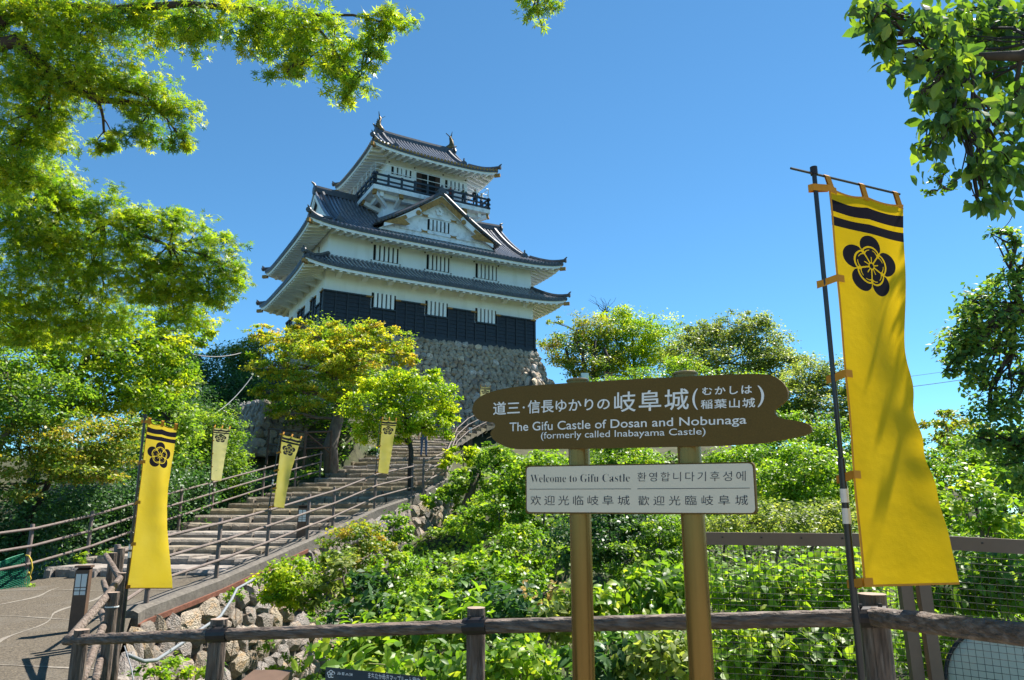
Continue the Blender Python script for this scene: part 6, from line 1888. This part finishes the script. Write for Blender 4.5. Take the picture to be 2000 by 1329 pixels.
MFP = [(1440, 1145, 6.6, 70, 60, 'fresh', 'leafy plant behind the mesh fence next to the right sign post'), (1545, 1150, 6.5, 75, 62, 'fresh', 'leafy plant behind the mesh fence left of the banner pole'),
       (1640, 1130, 6.8, 62, 60, 'fresh', 'leafy plant behind the mesh fence at the banner pole'), (1450, 1270, 6.0, 78, 58, 'fresh', 'leafy plant low behind the mesh fence next to the right sign post'),
       (1570, 1275, 6.0, 80, 58, 'green', 'leafy plant low behind the mesh fence left of the corner post'), (1660, 1240, 6.2, 50, 60, 'green', 'leafy plant low behind the mesh fence at the corner post'),
       (1850, 1130, 6.2, 80, 70, 'green', 'shady leafy plant behind the mesh fence under the banner tail'), (1960, 1130, 6.0, 75, 70, 'green', 'shady leafy plant behind the mesh fence at the right edge'),
       (1850, 1260, 6.8, 85, 70, 'green', 'shady leafy plant low behind the mesh fence left of the round disc'), (1960, 1240, 7.0, 75, 60, 'green', 'shady leafy plant low behind the mesh fence above the round disc')]
for i, (px, py, Y, rx, ry, lk, lab) in enumerate(MFP):
    shrub(lab, px, py, Y, rx, ry, lk, 170 + i, leaf=.09, tmpl='ovate', singles=70, cover=2.4, extra=((-35, 18, .1, .7), (35, 18, .3, .7)), shell=.25, clump=.3, per=10, droop=.5, group='leafy plants behind the mesh fence', bark='stalk', r0=.018)
# weeds on the stone wall
for i, (px, py, Y, rx, ry, lab) in enumerate([(370, 1310, 9.0, 60, 24, 'yellow-green weed at the bottom of the stone wall by the pipe'), (560, 1300, 13.0, 30, 20, 'weed among the stones right of the second log post'), (460, 1165, 13.0, 18, 16, 'small weed in the stone wall above the pipe'), (520, 1260, 13.5, 16, 16, 'tiny weed between pale stones under the bright shrub'), (300, 1320, 8.6, 40, 16, 'weed at the foot of the slanting log posts'), (620, 1210, 14.5, 24, 40, 'climbing weed at the right end of the stone wall')]):
    shrub(lab, px, py, Y, rx, ry, 'fresh', 190 + i, leaf=.07, cover=1.5, group='weeds in the stone wall', name='weed', r0=.01, limbs=False)

# ---- vine-clad tree at the right edge
f14 = G3d(5.6, 6.8)
tr14 = [f14 + (.16,), (5.4, 6.7, 2.0, .13), (5.0, 6.6, 3.2, .10), tuple(P(1990, 600, 6.5)) + (.05,)]
bl14 = [B(1870, 665, 6.3, 34, 36), B(1900, 590, 6.4, 40, 36), B(1975, 460, 6.4, 36, 26), B(1850, 720, 6.4, 22, 22), B(1960, 590, 6.4, 62, 60), B(1990, 520, 6.4, 36, 40), B(1915, 640, 6.3, 55, 50), B(1890, 690, 6.3, 38, 42), B(1960, 690, 6.5, 66, 60), B(1920, 730, 6.4, 40, 26), B(1985, 780, 6.4, 50, 50), B(1930, 800, 6.4, 50, 30), B(1970, 860, 6.3, 55, 40), B(1915, 860, 6.3, 30, 24), B(1985, 930, 6.2, 45, 34)]
plant('vine_tree', 'vine-covered tree with small dark leaves at the right edge below the big-leaved bough', 'tree', f14, tr14, bl14, .055, 'vine', 201, cover=1.9, singles=120, clump=.24, flat=.7, shell=.4, bark='bark_dark', per=26, twigs=7, droop=.6)
g6 = random.Random(77); mb = MB()
for k, ((a, b), (c, d)) in enumerate((((1975, 500), (1960, 560)), ((1960, 520), (1935, 620)), ((1910, 575), (1945, 600)), ((1985, 380), (1950, 470)), ((1845, 660), (1900, 650)))):
    A_, B_ = P(a, b, 6.2), P(c, d, 6.3); L_ = (B_ - A_).length; q1, q2 = g6.uniform(0, 6), g6.uniform(0, 6)
    mb.tube([A_.lerp(B_, i / 24) + Vector((math.sin(i * .42 + q1), 0, math.cos(i * .35 + q2))) * .10 * L_ * math.sin(math.pi * i / 24) for i in range(25)], .0035, 5)
tag(mb.build('tendrils', M['bark_dark']), 'thin curling tendrils against the sky at the right', 'tendril', kind=None)
# ---- big-leaved bough upper right
f16 = G3d(5.4, 2.0)
tr16 = [f16 + (.2,), (5.3, 2.1, 2.4, .17), (4.8, 2.7, 4.2, .12), tuple(P(2150, 60, 3.5)) + (.08,), tuple(P(1990, 110, 3.5)) + (.03,), tuple(P(1880, 110, 3.5)) + (.014,)]
bl16 = [B(1700, 55, 3.3, 30, 46), B(1690, 10, 3.3, 36, 24), B(1760, 120, 3.3, 40, 30), B(1800, 180, 3.3, 34, 26), B(1740, 20, 3.4, 60, 40), B(1720, 70, 3.3, 34, 36), B(1800, 70, 3.4, 70, 60), B(1890, 60, 4.3, 80, 70), B(1970, 70, 4.4, 60, 80), B(1930, 20, 4.6, 90, 60), B(1860, 110, 4.3, 60, 50), B(1850, 140, 3.4, 70, 46), B(1930, 160, 4.2, 70, 60), B(1985, 200, 3.6, 46, 70), B(1890, 220, 3.4, 66, 48), B(1840, 250, 3.3, 50, 38), B(1950, 290, 3.5, 62, 55), B(1900, 320, 3.4, 60, 44), B(1960, 360, 3.5, 46, 36), B(1815, 285, 3.3, 26, 26), B(1850, 190, 3.35, 40, 34), B(1910, 385, 3.4, 28, 18)]
plant('broadleaf_tree', 'big-leaved bough with hanging oval leaves in the upper right corner', 'tree', f16, tr16, bl16, .082, 'glossy', 202, cover=2.7, tmpl='ovate', singles=300, clump=.3, flat=.8, shell=.1, bark='bark_dark', per=8, twigs=7, droop=1.3, upn=.3, nmax=6000)
# small-leaved sprig below it
f17 = G3d(4.8, 2.2)
plant('vine_sprig', 'fine twig with tiny leaves hanging right of the big banner top', 'vine', tuple(P(1905, 345, 3.4)), [tuple(P(1930, 330, 3.4)) + (.004,), tuple(P(1880, 345, 3.4)) + (.003,), tuple(P(1840, 368, 3.4)) + (.002,)], [B(1830, 350, 3.4, 22, 12), B(1815, 378, 3.4, 16, 10), B(1850, 370, 3.4, 14, 12)], .028, 'fresh', 203, cover=1.2, clump=.4, shell=.2, bark='bark_dark', per=6, singles=40)

# ---- ground cover over the bank and hollow
g = np.random.default_rng(5)
n = 110000
x = g.uniform(-9, 16, n); y = 5.0 + 33 * g.random(n) ** 1.3
ok = np.isnan(path_param(x, y))
for i in range(len(ST) - 1):
    pass
# keep clear of the paved strip
rx_ = np.interp(y, STR[:, 1], STR[:, 0]); lx_ = np.interp(y, STL[:, 1], STL[:, 0])
ok &= ~((x < rx_ + .75) & (x > lx_ - .1))
ok &= ~((y < 5.2) & (x < 4))
x, y = x[ok], y[ok]
z = terrain_z(x, y) + .02 + .30 * g.random(len(x)) ** 2 * (.4 + .6 * np.sin(x * 1.9) * np.cos(y * 1.3) ** 2)
Cg = np.stack([x, y, z], 1)
Ng = np.array([0.15, -.35, 1.0]) + g.normal(size=Cg.shape) * .5
X, D, Nf = leaf_frames(Cg, Ng, g, .1)
tn = np.clip(.45 + .3 * np.sin(x * 1.7 + 1.3 * np.sin(y)) * np.sin(y * 1.1) + .18 * g.normal(size=len(x)), 0, 1)
gc = leaf_object('ground_cover', Cg, X, D, Nf, (.07 + .004 * y) * (.6 + .8 * g.random(len(x))), tn, KITE, LM['fresh'], None, 'stuff')
tag(gc, 'low green ground cover over the bank and hollow', 'ground cover')
# left side, under the trees
n = 30000
x = g.uniform(-26, -9.0, n); y = g.uniform(11, 46, n)
lx_ = np.interp(y, STL[:, 1], STL[:, 0]); ok = x < lx_ - .15
x, y = x[ok], y[ok]; z = terrain_z(x, y) + .25 * g.random(len(x)) ** 2
Cg = np.stack([x, y, z], 1); X, D, Nf = leaf_frames(Cg, np.array([.1, -.4, 1.0]) + g.normal(size=Cg.shape) * .5, g, .1)
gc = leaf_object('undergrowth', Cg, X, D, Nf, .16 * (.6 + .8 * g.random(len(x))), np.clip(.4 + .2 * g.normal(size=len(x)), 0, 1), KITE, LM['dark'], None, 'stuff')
tag(gc, 'dark undergrowth on the slope left of the path', 'undergrowth')
